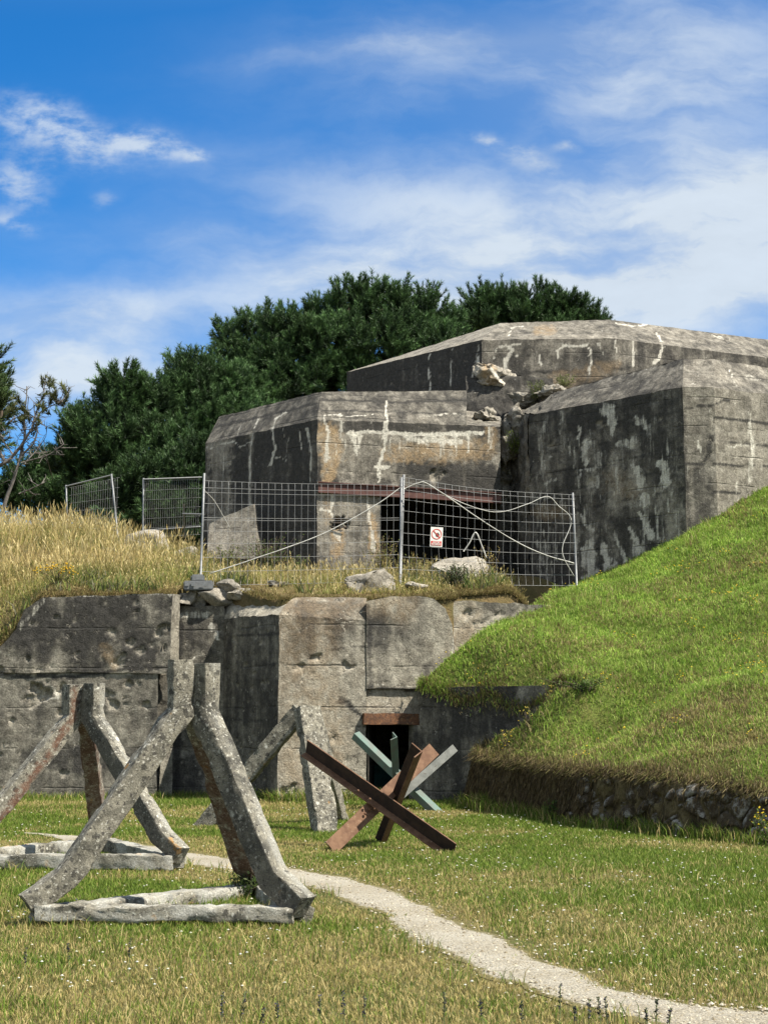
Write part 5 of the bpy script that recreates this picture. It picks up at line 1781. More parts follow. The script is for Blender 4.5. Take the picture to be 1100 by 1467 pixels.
trock('small grey stone in front of the far fence panel', 262, 33.5, (0.6, 0.4, 0.4), 53, 0.6, 0.35, 0.12, 12)
trock('small chalky stone in the dry grass below the tape', 398, 28.3, (0.42, 0.25, 0.14), 29, 0.5, 0.0, 0.05)
# leaning slab against the left wing
sl_ = Conc()
s0, s1, s2, s3 = at(297, 800, 34.5), at(372, 800, 34.2), at(362, 722, 34.6), at(299, 750, 34.9)
th_ = np.array((0.05, 0.35, 0.05))
sl_.quad(s0, s1, s2, s3, 0.05, 0.25, None, rough=0.03)
sl_.quad(s3, s2, s2 + th_, s3 + th_, 0.05, 0.0, None, rough=0.03)
sl_.quad(s1, s1 + th_, s2 + th_, s2, 0.05, 0.5, None, rough=0.03)
tag(sl_.build('concrete_fragment', M_BUNK), 'slanted grey concrete slab leaning in the weeds in front of the left bunker wall', 'slab')


# ------------------------------------------------------------------ trees
def needles(C, D, r, n, L, wd, base, tip, rg):
    """brushes of needles: centres C, axes D"""
    m = len(C)
    cen = np.repeat(C, n, 0)
    ax = np.repeat(D, n, 0)
    rr = np.repeat(r, n)
    tpos = rg.uniform(-0.9, 0.9, len(cen))
    rad = rg.normal(size=(len(cen), 3))
    rad -= (rad * ax).sum(1)[:, None] * ax
    rad /= np.linalg.norm(rad, axis=1)[:, None] + 1e-9
    d = ax * rg.uniform(0.6, 2.0, len(cen))[:, None] + rad
    d /= np.linalg.norm(d, axis=1)[:, None]
    b = cen + ax * (tpos * rr)[:, None]
    ln = L * rr / 0.35 * rg.uniform(0.7, 1.2, len(cen))
    sd = np.cross(d, rg.normal(size=d.shape))
    sd /= np.linalg.norm(sd, axis=1)[:, None] + 1e-9
    w = wd * rr / 0.35
    V = np.stack([b - sd * w[:, None] / 2, b + sd * w[:, None] / 2, b + d * ln[:, None]], 1).reshape(-1, 3)
    Fc = np.arange(len(V)).reshape(-1, 3)
    f = np.clip(0.45 + 0.6 * tpos, 0, 1) * rg.uniform(0.5, 1.2, len(cen)) 
    br = np.repeat(np.clip(rg.uniform(0.8, 1.2, m) * (1 + 1.4 * fbm(C, 1.6, 2, 5.0)), 0.3, 2), n)
    col = (np.array(base)[None] * (1 - f)[:, None] + np.array(tip)[None] * f[:, None]) * br[:, None]
    col = np.repeat(col, 3, 0)
    return V, Fc, col


def pine(label, base, lobes, dens, seed, group='pines behind the bunker', tone=1.0, nn=70, trunk_r=0.22, cr=0.30, warm=0.0, shift=0.0):
    """lobes: (px, py, depth, rx, rz, ry) crown masses in metres"""
    rg = np.random.default_rng(seed)
    root = empty('pine_tree', base)
    tag(root, label, 'tree', group)
    Cs, Ds = [], []
    cents = []
    for (px, py, dd, rx, rz, ry) in lobes:
        c0 = at(px, py, dd) - np.array((shift, 0, 0.5))
        cents.append(c0)
        n = int(dens * 0.34 * (rx * rz + rx * ry + rz * ry)) + 5
        d = rg.normal(size=(n, 3))
        d /= np.linalg.norm(d, axis=1)[:, None]
        lump = 1 + 0.45 * fbm(d * 1.0 + seed + px, 2.6, 2)
        rad = rg.uniform(0.62, 1.0, n) * lump
        P0 = c0 + d * np.array((rx, ry, rz)) * rad[:, None]
        pr = rg.uniform(0.32, 0.6, n)
        q = 11
        e = rg.normal(size=(n * q, 3)) * np.array((1, 1, 0.8)) + np.array((0, 0, 0.45))
        e /= np.linalg.norm(e, axis=1)[:, None]
        P = np.repeat(P0, q, 0) + e * (np.repeat(pr, q) * rg.uniform(0.7, 1.0, n * q))[:, None]
        D = e * 0.75 + np.array((0, 0, 0.6)) + np.repeat(d, q, 0) * 0.25
        D /= np.linalg.norm(D, axis=1)[:, None]
        Cs.append(P)
        Ds.append(D)
    C, D = np.concatenate(Cs), np.concatenate(Ds)
    # hollows between clumps
    keep = fbm(C, 1.0, 2, seed * 1.0) > -0.2
    C, D = C[keep], D[keep]
    V, Fc, col = needles(C, D, rg.uniform(0.8, 1.25, len(C)) * cr, nn, 0.20, 0.030, np.array((0.022 + warm, 0.042, 0.018)) * tone, np.array((0.085 + warm, 0.155, 0.052)) * tone, rg)
    mesh_np('crown', V, Fc, M_NEEDLE, root, {'tone': col}, smooth=False)
    # trunk and limbs
    polys, rads = [], []
    cents = np.array(cents)
    top = cents.mean(0)
    top = cents[np.argmin(np.abs(cents[:, 0] - top[0]) + np.abs(cents[:, 2] - top[2]))].copy()
    b = np.array(base, float)
    tr = np.array([b + (top - b) * t + np.array((0.2 * math.sin(3 * t + seed), 0, 0)) for t in np.linspace(0, 1, 12)])
    V, Fc = tubes([tr], [np.linspace(trunk_r, 0.05, 12)], 8)
    mesh_np('trunk', V, Fc, M_BARK, root)
    polys, rads = [], []
    for c0 in cents:
        k = int(np.argmin(np.abs(tr[:, 2] - (b[2] + (c0[2] - b[2]) * 0.6))))
        s = tr[k]
        mid = (s + c0) / 2 + np.array((0, 0, -0.15 * np.linalg.norm(c0 - s)))
        q = np.array([(1 - t) ** 2 * s + 2 * t * (1 - t) * mid + t * t * c0 for t in np.linspace(0, 1, 8)])
        polys.append(q)
        rads.append(np.linspace(trunk_r * 0.5, 0.03, 8))
        for _ in range(5):
            e = c0 + rg.normal(size=3) * 0.3
            polys.append(np.array([q[5], (q[5] + e) / 2 + rg.normal(size=3) * .1, e]))
            rads.append(np.array([0.05, 0.035, 0.012]))
    V, Fc = tubes(polys, rads, 6)
    mesh_np('limbs', V, Fc, M_BARK, root)
    return root


def tb_(px, Y):
    return (xof(px, Y), Y, 6.2)


pine('low bushy dark pine at the left, lowest of the row beside the bunker', tb_(165, 52),
     [(185, 555, 52, 1.0, 0.9, 1.0), (172, 535, 52, .6, .5, .6), (215, 560, 52.3, .7, .8, .8), (110, 600, 52, 0.75, .65, .7), (150, 610, 51.5, 1.4, 1.2, 1.4), (205, 640, 51.2, 1.8, 1.6, 1.5), (120, 640, 51.8, 1.0, .8, 1.0), (230, 690, 51, 1.6, 1.2, 1.3), (165, 690, 51.4, 1.4, .9, 1.2)], 24, 1)
pine('mid height pine between the low pine and the tallest pine', tb_(275, 54),
     [(275, 520, 54, .8, .65, .8), (258, 545, 53.8, .8, .8, .9), (290, 560, 53.5, 1.5, 1.2, 1.4), (320, 545, 53.8, 1.0, .9, 1.0), (270, 600, 53, 1.9, 1.5, 1.5), (330, 600, 53, 1.6, 1.5, 1.4), (290, 660, 52.5, 1.8, 1.3, 1.4)], 24, 2)
pine('tallest broad pine with a domed crown behind the left bunker wing', tb_(440, 58),
     [(340, 470, 58, .8, 0.7, .9), (380, 460, 58, 1.2, .8, 1.2), (410, 490, 57, 1.9, 1.5, 1.7), (350, 510, 57, 1.3, 1.3, 1.3), (460, 450, 58, 1.0, .9, 1.1), (500, 430, 58, 1.5, 1.1, 1.4), (545, 425, 58.5, 1.5, 1.0, 1.4), (590, 440, 58.5, 1.4, 1.2, 1.4), (630, 465, 58.8, 1.0, 1.2, 1.2),
      (460, 500, 56.6, 2.0, 1.6, 1.7), (530, 490, 57, 2.2, 1.7, 1.8), (600, 500, 57.5, 2.0, 1.6, 1.7), (390, 550, 56, 2.0, 1.6, 1.6), (470, 560, 56, 2.0, 1.4, 1.5), (340, 570, 56, 1.5, 1.4, 1.4)], 22, 3, trunk_r=0.32)
pine('farther pine whose flat top shows above the upper bunker roof', tb_(740, 64),
     [(685, 435, 64, 1.0, .75, 1.0), (715, 430, 64, 1.2, .9, 1.2), (760, 430, 64, 1.3, .9, 1.2), (800, 437, 64, 1.2, .8, 1.2), (835, 447, 64, .8, .55, .8), (700, 465, 63.5, 1.6, 1.2, 1.5), (760, 465, 63.5, 1.8, 1.2, 1.5), (820, 470, 63.5, 1.5, .8, 1.3), (655, 470, 63.8, .8, 1.0, 1.0), (857, 445, 64, .3, .25, .3)], 26, 4, tone=0.9)
pine('dark pine cut off by the left edge of the picture', tb_(-45, 46),
     [(-35, 560, 46, 1.0, 1.5, 1.0), (-5, 505, 46, .35, .55, .5), (2, 540, 46, .45, .5, .5), (18, 565, 45.8, .3, .35, .4), (-14, 605, 45.5, .6, .45, .6), (-18, 630, 45.5, .6, .5, .6)], 30, 5, warm=0.012, shift=0.5)
pine('low pine scrub behind the bare branches at the left', tb_(70, 60),
     [(55, 672, 60, 1.2, .8, 1.1), (95, 670, 60, 1.2, .9, 1.1), (60, 655, 60.5, .5, .6, .6), (25, 690, 59, 1.0, .7, 1.0), (75, 705, 59, 1.6, .8, 1.2), (118, 690, 60, .8, .8, .8)], 24, 6, tone=0.85)
pine('dark pine filling the gap behind the far fence panel', tb_(225, 47),
     [(215, 690, 47, 1.5, .9, 1.1), (265, 690, 47, 1.4, 1.0, 1.1), (170, 705, 48, .9, .7, 1.0), (240, 730, 46, 1.5, .8, 1.1), (300, 660, 47.5, 1.2, 1.1, 1.1), (190, 735, 46.2, 1.2, .7, 1.0), (290, 735, 46, 1.2, .9, 1.0)], 24, 9, tone=0.75)


def bare_tree():
    rg = np.random.default_rng(12)
    Yd = 44.0
    base = np.array(tb_(8, Yd))
    base[2] = 5.8
    root = empty('bare_tree', base)
    tag(root, 'half dead tree with bare dark branches and a few needle tufts at the left edge', 'tree')
    P = lambda px, py, dy=0.0: at(px, py, Yd + dy)
    main = [
        ([(2, 740, 0), (18, 690, 0), (30, 655, 0), (36, 625, .1), (36, 590, .2), (37, 555, .2)], 0.14, 0.03),
        ([(-8, 672, 0), (12, 660, 0), (30, 640, 0), (45, 615, .1), (55, 590, .2), (62, 565, .3), (63, 548, .3)], 0.13, 0.02),
        ([(30, 655, 0), (48, 635, -.1), (54, 618, -.2), (52, 600, -.2), (50, 575, -.2)], 0.08, 0.015),
        ([(36, 664, 0), (55, 645, .3), (65, 625, .3), (68, 605, .3)], 0.045, 0.012),
        ([(32, 662, 0), (60, 656, -.2), (80, 645, -.2), (92, 638, -.2)], 0.055, 0.02),
        ([(45, 612, .1), (60, 592, 0), (75, 582, 0), (88, 573, 0), (92, 560, 0)], 0.05, 0.012),
        ([(-8, 632, 0), (2, 650, 0), (8, 664, 0)], 0.12, 0.1),
        ([(20, 650, 0), (5, 632, 0), (-2, 615, 0)], 0.05, 0.03),
        ([(36, 625, .1), (26, 610, .2), (18, 600, .2)], 0.035, 0.012),
        ([(28, 708, 0), (50, 697, -.2), (66, 690, -.2)], 0.05, 0.03),
    ]
    polys, rads = [], []
    tips = []
    for pts, r0, r1 in main:
        Q = resample([P(*q) for q in pts], 0.12)
        Q = Q + vfbm(Q, 1.6, 2) * 0.12
        polys.append(Q)
        rads.append(np.linspace(r0, r1, len(Q)) * 0.45)
        tips.append(Q[-1])
        for _ in range(int(len(Q) * 1.0)):
            k = rg.integers(len(Q) // 4, len(Q))
            d = rg.normal(size=3) * np.array((1, .7, .8)) + np.array((0.25, 0, 0.35))
            d /= np.linalg.norm(d)
            L = rg.uniform(0.15, 0.45)
            e = Q[k] + d * L
            tw = np.array([Q[k], (Q[k] + e) / 2 + rg.normal(size=3) * 0.05, e])
            polys.append(tw)
            rads.append(np.array([0.013, 0.009, 0.005]))
            if rg.random() < 0.6:
                e2 = tw[1] + rg.normal(size=3) * 0.2
                polys.append(np.array([tw[1], e2]))
                rads.append(np.array([0.012, 0.006]))
    V, Fc = tubes([p for p in polys], rads, 6)
    mesh_np('branches', V, Fc, M_BARKG, root)
    spots = [(70, 552), (75, 551), (80, 562), (92, 558), (95, 562), (79, 571), (74, 573), (95, 575), (88, 578), (62, 567), (36, 585), (37, 592), (66, 588), (61, 586), (56, 603), (30, 600), (28, 572), (12, 590), (18, 588), (42, 597), (62, 547), (33, 606), (50, 617), (54, 582)]
    C = np.array([P(x + rg.uniform(-2, 2), y + rg.uniform(-2, 2), rg.uniform(-.3, .3)) for x, y in spots for _ in range(2)])
    D = rg.normal(size=C.shape) * 0.5 + np.array((0, 0, 0.8))
    D /= np.linalg.norm(D, axis=1)[:, None]
    V, Fc, col = needles(C, D, np.full(len(C), 0.2), 46, 0.3, 0.045, (0.05, 0.06, 0.02), (0.13, 0.14, 0.05), rg)
    mesh_np('needle_tufts', V, Fc, M_NEEDLE, root, {'tone': col}, smooth=False)


bare_tree()


# ------------------------------------------------------------------ grasses
def blades(name, B, h, w, col, lean=0.35, nrm=None, seed=0, headw=0.0, parent=None, tipcol=None, droop=None):
    rg = np.random.default_rng(seed)
    n = len(B)
    az = rg.uniform(0, 2 * math.pi, n)
    d = np.stack([np.cos(az), np.sin(az), np.zeros(n)], 1)
    if droop is not None:
        d = d * 0.5 + np.asarray(droop)
    a2 = rg.uniform(0, 2 * math.pi, n)
    s = np.stack([np.cos(a2), np.sin(a2), np.zeros(n)], 1)
    up = np.array((0, 0, 1.0)) if nrm is None else nrm
    l = lean * rg.uniform(0.2, 1.4, n)
    hw = (w / 2)[:, None] * s
    m = B + up * (h * 0.55)[:, None] + d * (h * l * 0.3)[:, None]
    t = B + up * (h * np.sqrt(np.clip(1 - l * l * 0.6, 0.1, 1)))[:, None] + d * (h * l)[:, None]
    if headw:
        m2 = B + (t - B) * 0.80
        k = hw * headw
        V = np.stack([B - hw, B + hw, m2 - hw * 0.7, m2 + hw * 0.7, (m2 + t) / 2 - k, (m2 + t) / 2 + k, t], 1)
        o = np.arange(n)[:, None] * 7
        F4 = np.concatenate([o + np.array([[0, 1, 3, 2]]), o + np.array([[2, 3, 5, 4]])])
        F3 = o + np.array([[4, 5, 6]])
        cc = np.repeat(col, 7, 0).reshape(n, 7, 3)
        if tipcol is not None:
            cc[:, 3:] = np.asarray(tipcol)[:, None]
    else:
        V = np.stack([B - hw, B + hw, m - hw * 0.8, m + hw * 0.8, t], 1)
        o = np.arange(n)[:, None] * 5
        F4 = o + np.array([[0, 1, 3, 2]])
        F3 = o + np.array([[2, 3, 4]])
        cc = np.repeat(col, 5, 0).reshape(n, 5, 3)
        if tipcol is not None:
            cc[:, 4] = tipcol
    return mesh_np(name, V.reshape(-1, 3), [F4, F3], M_BLADE, parent, {'tone': cc.reshape(-1, 3)}, smooth=False)


GREEN = np.array([(0.155, 0.225, 0.030), (0.115, 0.18, 0.025), (0.20, 0.255, 0.045), (0.09, 0.145, 0.022)])
STRAW = np.array([(0.42, 0.335, 0.14), (0.50, 0.41, 0.19), (0.33, 0.265, 0.10), (0.28, 0.25, 0.085)])


def mixcol(n, dry, rg, g=GREEN, s=STRAW):
    isdry = rg.random(n) < dry
    c = np.where(isdry[:, None], s[rg.integers(0, len(s), n)], g[rg.integers(0, len(g), n)])
    return c * rg.uniform(0.75, 1.25, n)[:, None]


# lawn
rg = np.random.default_rng(101)
NL = 660000
dl = 6.2 + (28.2 - 6.2) * rg.random(NL) ** 1.05
xl = rg.uniform(-0.39, 0.39, NL) * dl
Q = np.stack([xl, dl, 0 * xl], 1)
jit = vfbm(Q, 6.0, 3)[:, :2] * 0.55 + rg.normal(size=(NL, 2)) * 0.05
ok = ~inside(xl + jit[:, 0], dl + jit[:, 1], path_poly)
ok &= ~inside(xl, dl, sw_poly)
wall_y = np.interp(xl, [-30, -3.75, -3.7, -2.95, -1.75, -0.3, 0.05, 0.06, 0.45, 0.5, 0.6, 3.3], [27.3, 27.3, 27.9, 27.9, 26.0, 26.4, 26.45, 27.5, 27.5, 26.45, 26.4, 23.7])
ok &= dl < wall_y
xl, dl, Q = xl[ok], dl[ok], Q[ok]
nl = len(xl)
patch = fbm(Q, 0.55, 3, 4.0) + 0.55 * fbm(Q, 2.2, 3, 9.0)
px_, py_ = proj(np.column_stack([xl, dl, 0 * xl]))
# distance to the path edge: trampled, drier turf there
pe = np.concatenate([pu[::4, :2], pl[::4, :2]])
pd = np.full(nl, 9.0)
for ch in range(0, len(pe), 16):
    pd = np.minimum(pd, np.min(np.hypot(xl[:, None] - pe[None, ch:ch + 16, 0], dl[:, None] - pe[None, ch:ch + 16, 1]), axis=1))
dry = 0.36 + patch * 1.9
dry = dry + 0.22 * sstep(0.5 - pd, 0, 0.5)
dry = dry - 0.30 * sstep(dl, 17.5, 21) * sstep(-patch, -0.2, 0.3) + 0.16 * sstep(13 - dl, 0, 4) * (px_ < 700) + 0.10 * (dl < 9)
dry = dry - 0.2 * sstep(px_, 620, 760) * sstep(dl, 10, 14)
dry = np.clip(dry, 0.06, 0.9)
# lusher tufts around the obstacle's base
for cxp, Yc in ((200, 10.5), (330, 10.9), (480, 10.6), (545, 18.9), (330, 12.6)):
    cx_ = xof(cxp, Yc)
    dry = dry * (1 - 0.75 * np.exp(-((xl - cx_) ** 2 + (dl - Yc) ** 2) / 0.25))
hl = (0.028 + 0.035 * rg.random(nl)) * (1 + 1.3 * np.clip(fbm(Q, 1.7, 2, 31.0), 0, 1)) * (1.1 - 0.5 * dry)
hl *= np.where(dl > 24.5, 1.7, 1.0)
hl *= 1 - 0.45 * sstep(0.3 - pd, 0, 0.3)
bare = (rg.random(nl) < np.clip(0.25 * sstep(dry, 0.5, 0.9) + 0.1 * sstep(0.25 - pd, 0, .25), 0, 1))
sel = ~bare
col = mixcol(nl, dry, rg)
tz_ = gz(xl, dl)
BB = np.column_stack([xl, dl, tz_ - 0.004])
tag(blades('lawn_grass', BB[sel], hl[sel], (0.0030 + 0.00030 * dl + 0.0015 * rg.random(nl))[sel], col[sel], 0.55, seed=1), 'short mixed green and straw grass of the lawn', 'grass', None, 'stuff')

# longer tufts in the foreground and along edges
NT_ = 26000
dt_ = rg.uniform(6.3, 16, NT_)
xt = rg.uniform(-0.3, 0.3, NT_) * dt_
Q = np.stack([xt, dt_, 0 * xt], 1)
cl = fbm(Q, 2.6, 3, 77.0)
ok = (cl > 0.10) & ~inside(xt, dt_, path_poly)
xt, dt_, cl = xt[ok], dt_[ok], cl[ok]
n = len(xt)
tag(blades('long_grass', np.column_stack([xt, dt_, gz(xt, dt_)]), rg.uniform(0.06, 0.15, n), 0.003 + 0.0003 * dt_, mixcol(n, np.full(n, 0.45), rg), 0.7, seed=2), 'longer grass tufts scattered in the lawn', 'grass', None, 'stuff')

# clover heads and daisies
def dots(name, P, r, col, label, cat='flowers', seed=0):
    rg = np.random.default_rng(seed)
    n = len(P)
    oct_ = np.array([(1, 0, 0), (-1, 0, 0), (0, 1, 0), (0, -1, 0), (0, 0, 0.7), (0, 0, -0.5)], float)
    V = P[:, None] + oct_[None] * (r * rg.uniform(0.7, 1.25, n))[:, None, None]
    fc = np.array([(0, 2, 4), (2, 1, 4), (1, 3, 4), (3, 0, 4), (2, 0, 5), (1, 2, 5), (3, 1, 5), (0, 3, 5)])
    Fc = (np.arange(n)[:, None, None] * 6 + fc[None]).reshape(-1, 3)
    cc = np.repeat(col[rg.integers(0, len(col), n)], 6, 0)
    return tag(mesh_np(name, V.reshape(-1, 3), Fc, M_PETAL, None, {'tone': cc}, smooth=False), label, cat, None, 'stuff')


n = 7000
dc = rg.uniform(8, 27, n)
xc = rg.uniform(-0.3, 0.3, n) * dc
Q = np.stack([xc, dc, 0 * xc], 1)
pxc, pyc = proj(np.column_stack([xc, dc, 0 * xc]))
dens = 0.25 + 1.6 * fbm(Q, 0.8, 3, 44.0) + 0.35 * (pxc > 600)
ok = (rg.random(n) < dens * 0.36) & ~inside(xc, dc, path_poly) & ~inside(xc, dc, sw_poly) & (dc < 25.8)
xc, dc = xc[ok], dc[ok]
dots('clover_flowers', np.column_stack([xc, dc, gz(xc, dc) + rg.uniform(0.035, 0.07, len(xc))]), 0.006 + 0.00030 * dc, np.array([(0.62, 0.60, 0.50), (0.5, 0.5, 0.36), (0.6, 0.6, 0.55)]), 'white clover heads dotted over the lawn', seed=3)

# loose stones on the path
m_, N_ = new_mat('pebble')
finish(N_, N_.n('ShaderNodeAttribute', attribute_name='tone').outputs['Color'], 0.9)
tq = rg.random(1900)
kq = rg.integers(0, NP_, 1900)
kq = (kq * 0.75 + NP_ * 0.25).astype(int)
P = pu[kq] * (1 - tq)[:, None] + pl[kq] * tq[:, None] + rg.normal(size=(1900, 3)) * (0.12, 0.12, 0)
P[:, 2] = gz(P[:, 0], P[:, 1]) + 0.014
pb = dots('loose_gravel', P, 0.005 + 0.010 * rg.random(1900) ** 3, np.array([(0.38, 0.34, 0.26), (0.28, 0.24, 0.17), (0.42, 0.385, 0.31), (0.18, 0.15, 0.10)]), 'loose stones lying on the gravel path', 'gravel', 12)
pb.data.materials[0] = m_
# mound grass
NM = 420000
ym = rg.uniform(16.4, 34.5, NM)
xm = rg.uniform(0.3, 0.34 * 34.5, NM)
ok = (xm < 0.33 * ym) & (rg.random(NM) < np.clip(22 / ym, 0, 1))
xm, ym = xm[ok], ym[ok]
ok = inside(xm, ym, m_poly)
xm, ym = xm[ok], ym[ok]
n = len(xm)
zm = mz(xm, ym)
Q = np.column_stack([xm, ym, zm])
pxm, pym = proj(Q)
dry = 0.14 + fbm(Q, 0.7, 3, 5.0) * 1.5 + 0.6 * fbm(Q, 3.0, 2, 8.0)
# drier towards the foot and on the shoulder above the dark wall
lo_ = np.interp(pxm, [680, 850, 960, 1100], [1085, 1101, 1116, 1132])
dry += 0.5 * sstep(pym, lo_ - 60, lo_ - 5) + 0.25 * sstep(pym, 930, 1010) * sstep(pxm, 880, 1000)
dry += 0.35 * np.exp(-((pxm - 790) / 60) ** 2 - ((pym - 970) / 22) ** 2)
dry = np.clip(dry, 0.03, 0.9)
MG = np.array([(0.225, 0.345, 0.048), (0.29, 0.405, 0.070), (0.145, 0.255, 0.034), (0.33, 0.405, 0.10)])
MS = np.array([(0.30, 0.25, 0.10), (0.22, 0.19, 0.07), (0.35, 0.29, 0.14), (0.17, 0.13, 0.06)])
hm = rg.uniform(0.045, 0.12, n) * (1 + 1.2 * np.clip(fbm(Q, 1.4, 2, 61.0), 0, 1))
tag(blades('mound_grass', Q - (0, 0, 0.01), hm, 0.004 + 0.00035 * ym, mixcol(n, dry, rg, MG, MS) * (1 + 0.9 * fbm(Q, 2.4, 3, 17.0))[:, None], 1.0, seed=4), 'thick green grass covering the mound', 'grass', None, 'stuff')
tk = (fbm(Q, 1.6, 3, 41.0) > 0.12) & (rg.random(n) < 0.10)
QT = Q[tk]
tag(blades('tall_tufts', QT - (0, 0, 0.01), rg.uniform(0.10, 0.30, len(QT)), 0.0035 + 0.0003 * QT[:, 1], mixcol(len(QT), np.full(len(QT), 0.18), rg, MG, MS), 0.7, seed=14), 'longer grass tufts and stalks standing on the mound', 'grass', None, 'stuff')
n2 = 420
kk_ = rg.integers(0, n, 6000)
kk_ = kk_[fbm(Q[kk_], 1.5, 2, 91.0) > 0.17][:n2]
dots('yellow_flowers', Q[kk_] + np.column_stack([np.zeros(len(kk_)), np.zeros(len(kk_)), rg.uniform(0.08, 0.18, len(kk_))]), 0.006 + 0.00032 * Q[kk_, 1], np.array([(0.65, 0.48, 0.03), (0.7, 0.55, 0.08)]), 'yellow hawkweed flowers scattered over the mound', seed=6)

# dry fringe hanging over the stone wall and the dark passage wall
top = SW[-1]
idx = rg.integers(0, len(top), 12000)
P = top[idx] + rg.normal(size=(len(idx), 3)) * np.array((0.05, 0.05, 0.05)) + np.array((0, 0, -0.02))
pxf, _ = proj(P)
tang = np.gradient(top, axis=0)
nr_ = np.cross(tang, (0, 0, 1))
nr_ /= np.linalg.norm(nr_, axis=1)[:, None] + 1e-9
FR = np.array([(0.24, 0.19, 0.085), (0.15, 0.11, 0.055), (0.10, 0.075, 0.04), (0.17, 0.17, 0.05)])
n = len(P)
hh = rg.uniform(0.05, 0.15, n)
isup = rg.random(n) < 0.4
up = np.where(isup[:, None], np.array((0, 0, 1.0)), nr_[idx] * 0.75 + np.array((0, 0, -0.55)))
tag(blades('hanging_grass', P, hh, np.full(n, 0.011), FR[rg.integers(0, 4, n)] * rg.uniform(0.7, 1.2, n)[:, None], 0.5, up, 5), 'dry grass fringe hanging over the stone wall', 'grass', None, 'stuff')
# brown root thatch down the left part of the stone wall
jj_ = rg.integers(4, SW.shape[0], 30000)
ii_ = rg.integers(0, SW.shape[1], 30000)
P = SW[jj_, ii_]
pxf, _ = proj(P)
ok = rg.random(len(P)) < np.where(pxf < 850, 1.0, 0.08)
P, ii_ = P[ok], ii_[ok]
n = len(P)
up = nr_[ii_] * 0.25 + np.array((0, 0, -0.95))
TH_ = np.array([(0.16, 0.115, 0.055), (0.10, 0.07, 0.035), (0.21, 0.16, 0.08), (0.07, 0.05, 0.028)])
tag(blades('root_thatch', P + nr_[ii_] * 0.015, rg.uniform(0.04, 0.13, n), np.full(n, 0.011), TH_[rg.integers(0, 4, n)] * rg.uniform(0.7, 1.2, n)[:, None], 0.25, up, 6), 'brown dry roots and thatch on the face of the stone wall', 'grass', None, 'stuff')
# green weeds along the foot of the stone wall and of the concrete wall
foot_pts = SW[2][rg.integers(0, SW.shape[1], 5200)] + rg.normal(size=(5200, 3)) * (0.10, 0.10, 0.0)
wfx = rg.uniform(-8.5, 0.0, 5200)
wfy = np.interp(wfx, [-30, -3.75, -3.7, -2.95, -1.75, 0], [27.25, 27.25, 27.85, 27.8, 25.95, 26.35]) - np.abs(rg.normal(size=5200)) * 0.14
fp2 = np.column_stack([wfx, wfy, gz(wfx, wfy)])
foot_pts[:, 2] = gz(foot_pts[:, 0], foot_pts[:, 1])
P = np.concatenate([foot_pts, fp2])
n = len(P)
tag(blades('edge_weeds', P, rg.uniform(0.08, 0.26, n) * (0.4 + 1.2 * (fbm(P, 1.2, 2) + 0.5)), np.full(n, 0.013), mixcol(n, np.full(n, 0.25), rg), 0.6, seed=7), 'green weeds growing along the foot of the walls', 'weeds', None, 'stuff')
# grass spilling over the top of the dark wall
n = 5000
s = rg.random(n)
e0, e1 = at(598, 986, 26.44), at(832, 986, 23.98)
P = e0 + (e1 - e0) * s[:, None] + rg.normal(size=(n, 3)) * (0.02, 0.06, 0.03)
P[:, 2] = mz(P[:, 0], P[:, 1] + 0.05)
br_ = (np.abs(s - 0.55) < 0.35)
c1 = np.where((rg.random(n) < np.where(br_, 0.75, 0.35))[:, None], FR[rg.integers(0, 4, n)], MG[rg.integers(0, 4, n)] * 0.8)
tag(blades('overhanging_grass', P, rg.uniform(0.05, 0.15, n), np.full(n, 0.013), c1, 0.5, np.where((rg.random(n) < 0.5)[:, None], np.array((0, -0.45, -0.6)), np.array((0, -0.3, 0.9))), 8), 'grass spilling over the top of the dark passage wall', 'grass', None, 'stuff')

# tall dry grass on the terrace
NTG = 92000
yt = 27.5 + 14 * rg.random(NTG) ** 1.5
xt = rg.uniform(-0.31, 0.14, NTG) * yt
Q = np.column_stack([xt, yt, 0 * xt])
pxt = CX + F * xt / yt
fr_y = np.interp(xt, FRONT[:, 0], FRONT[:, 1])
ok = (yt > fr_y + 0.12)
ok &= ~((yt > 33.2 + (xt + 1.5) * 0.28) & (xt > -1.6)) & ~((yt > 33.6 - (xt + 1.5) * 1.02) & (xt <= -1.6) & (xt > -4.4))
ok &= (xt < 2.9 + (yt - 28) * 0.02)
n1 = fbm(Q, 0.9, 3, 13.0)
left = sstep(-xt, 3.2, 6.2)
prob = np.clip(0.55 + n1 * 1.6 + 0.35 * left, 0.05, 1)
near = sstep(yt - fr_y, 0.25, 1.7)
ok &= rg.random(NTG) < prob
xt, yt, Q, left, near, pxt, n1 = xt[ok], yt[ok], Q[ok], left[ok], near[ok], pxt[ok], n1[ok]
n = len(xt)
zt = tz(xt, yt)
th = (0.05 + 0.22 * near + left * near * 0.35 * sstep(yt, 28.5, 33) + 0.14 * near * np.exp(-((pxt - 430) / 90) ** 2) + 0.16 * near * np.exp(-((pxt - 570) / 70) ** 2) * sstep(yt, 29.5, 31.5)) * rg.uniform(0.4, 1.3, n) * (0.85 + 1.1 * n1)
dry = np.clip(0.27 - 0.25 * left * sstep(31, 28.5, 31) * 0 - 0.28 * left * sstep(-yt, -30.5, -28.6) + 1.7 * fbm(Q, 0.9, 3, 23.0) + 0.30 * left * sstep(yt, 29, 32) + 0.2 * np.exp(-((pxt - 430) / 100) ** 2) + 0.2 * (1 - near), 0.1, 0.95)
TG = np.array([(0.19, 0.215, 0.05), (0.25, 0.265, 0.07), (0.14, 0.17, 0.045), (0.28, 0.255, 0.085)])
TS = np.array([(0.52, 0.42, 0.19), (0.42, 0.33, 0.13), (0.60, 0.50, 0.26), (0.32, 0.24, 0.10)])
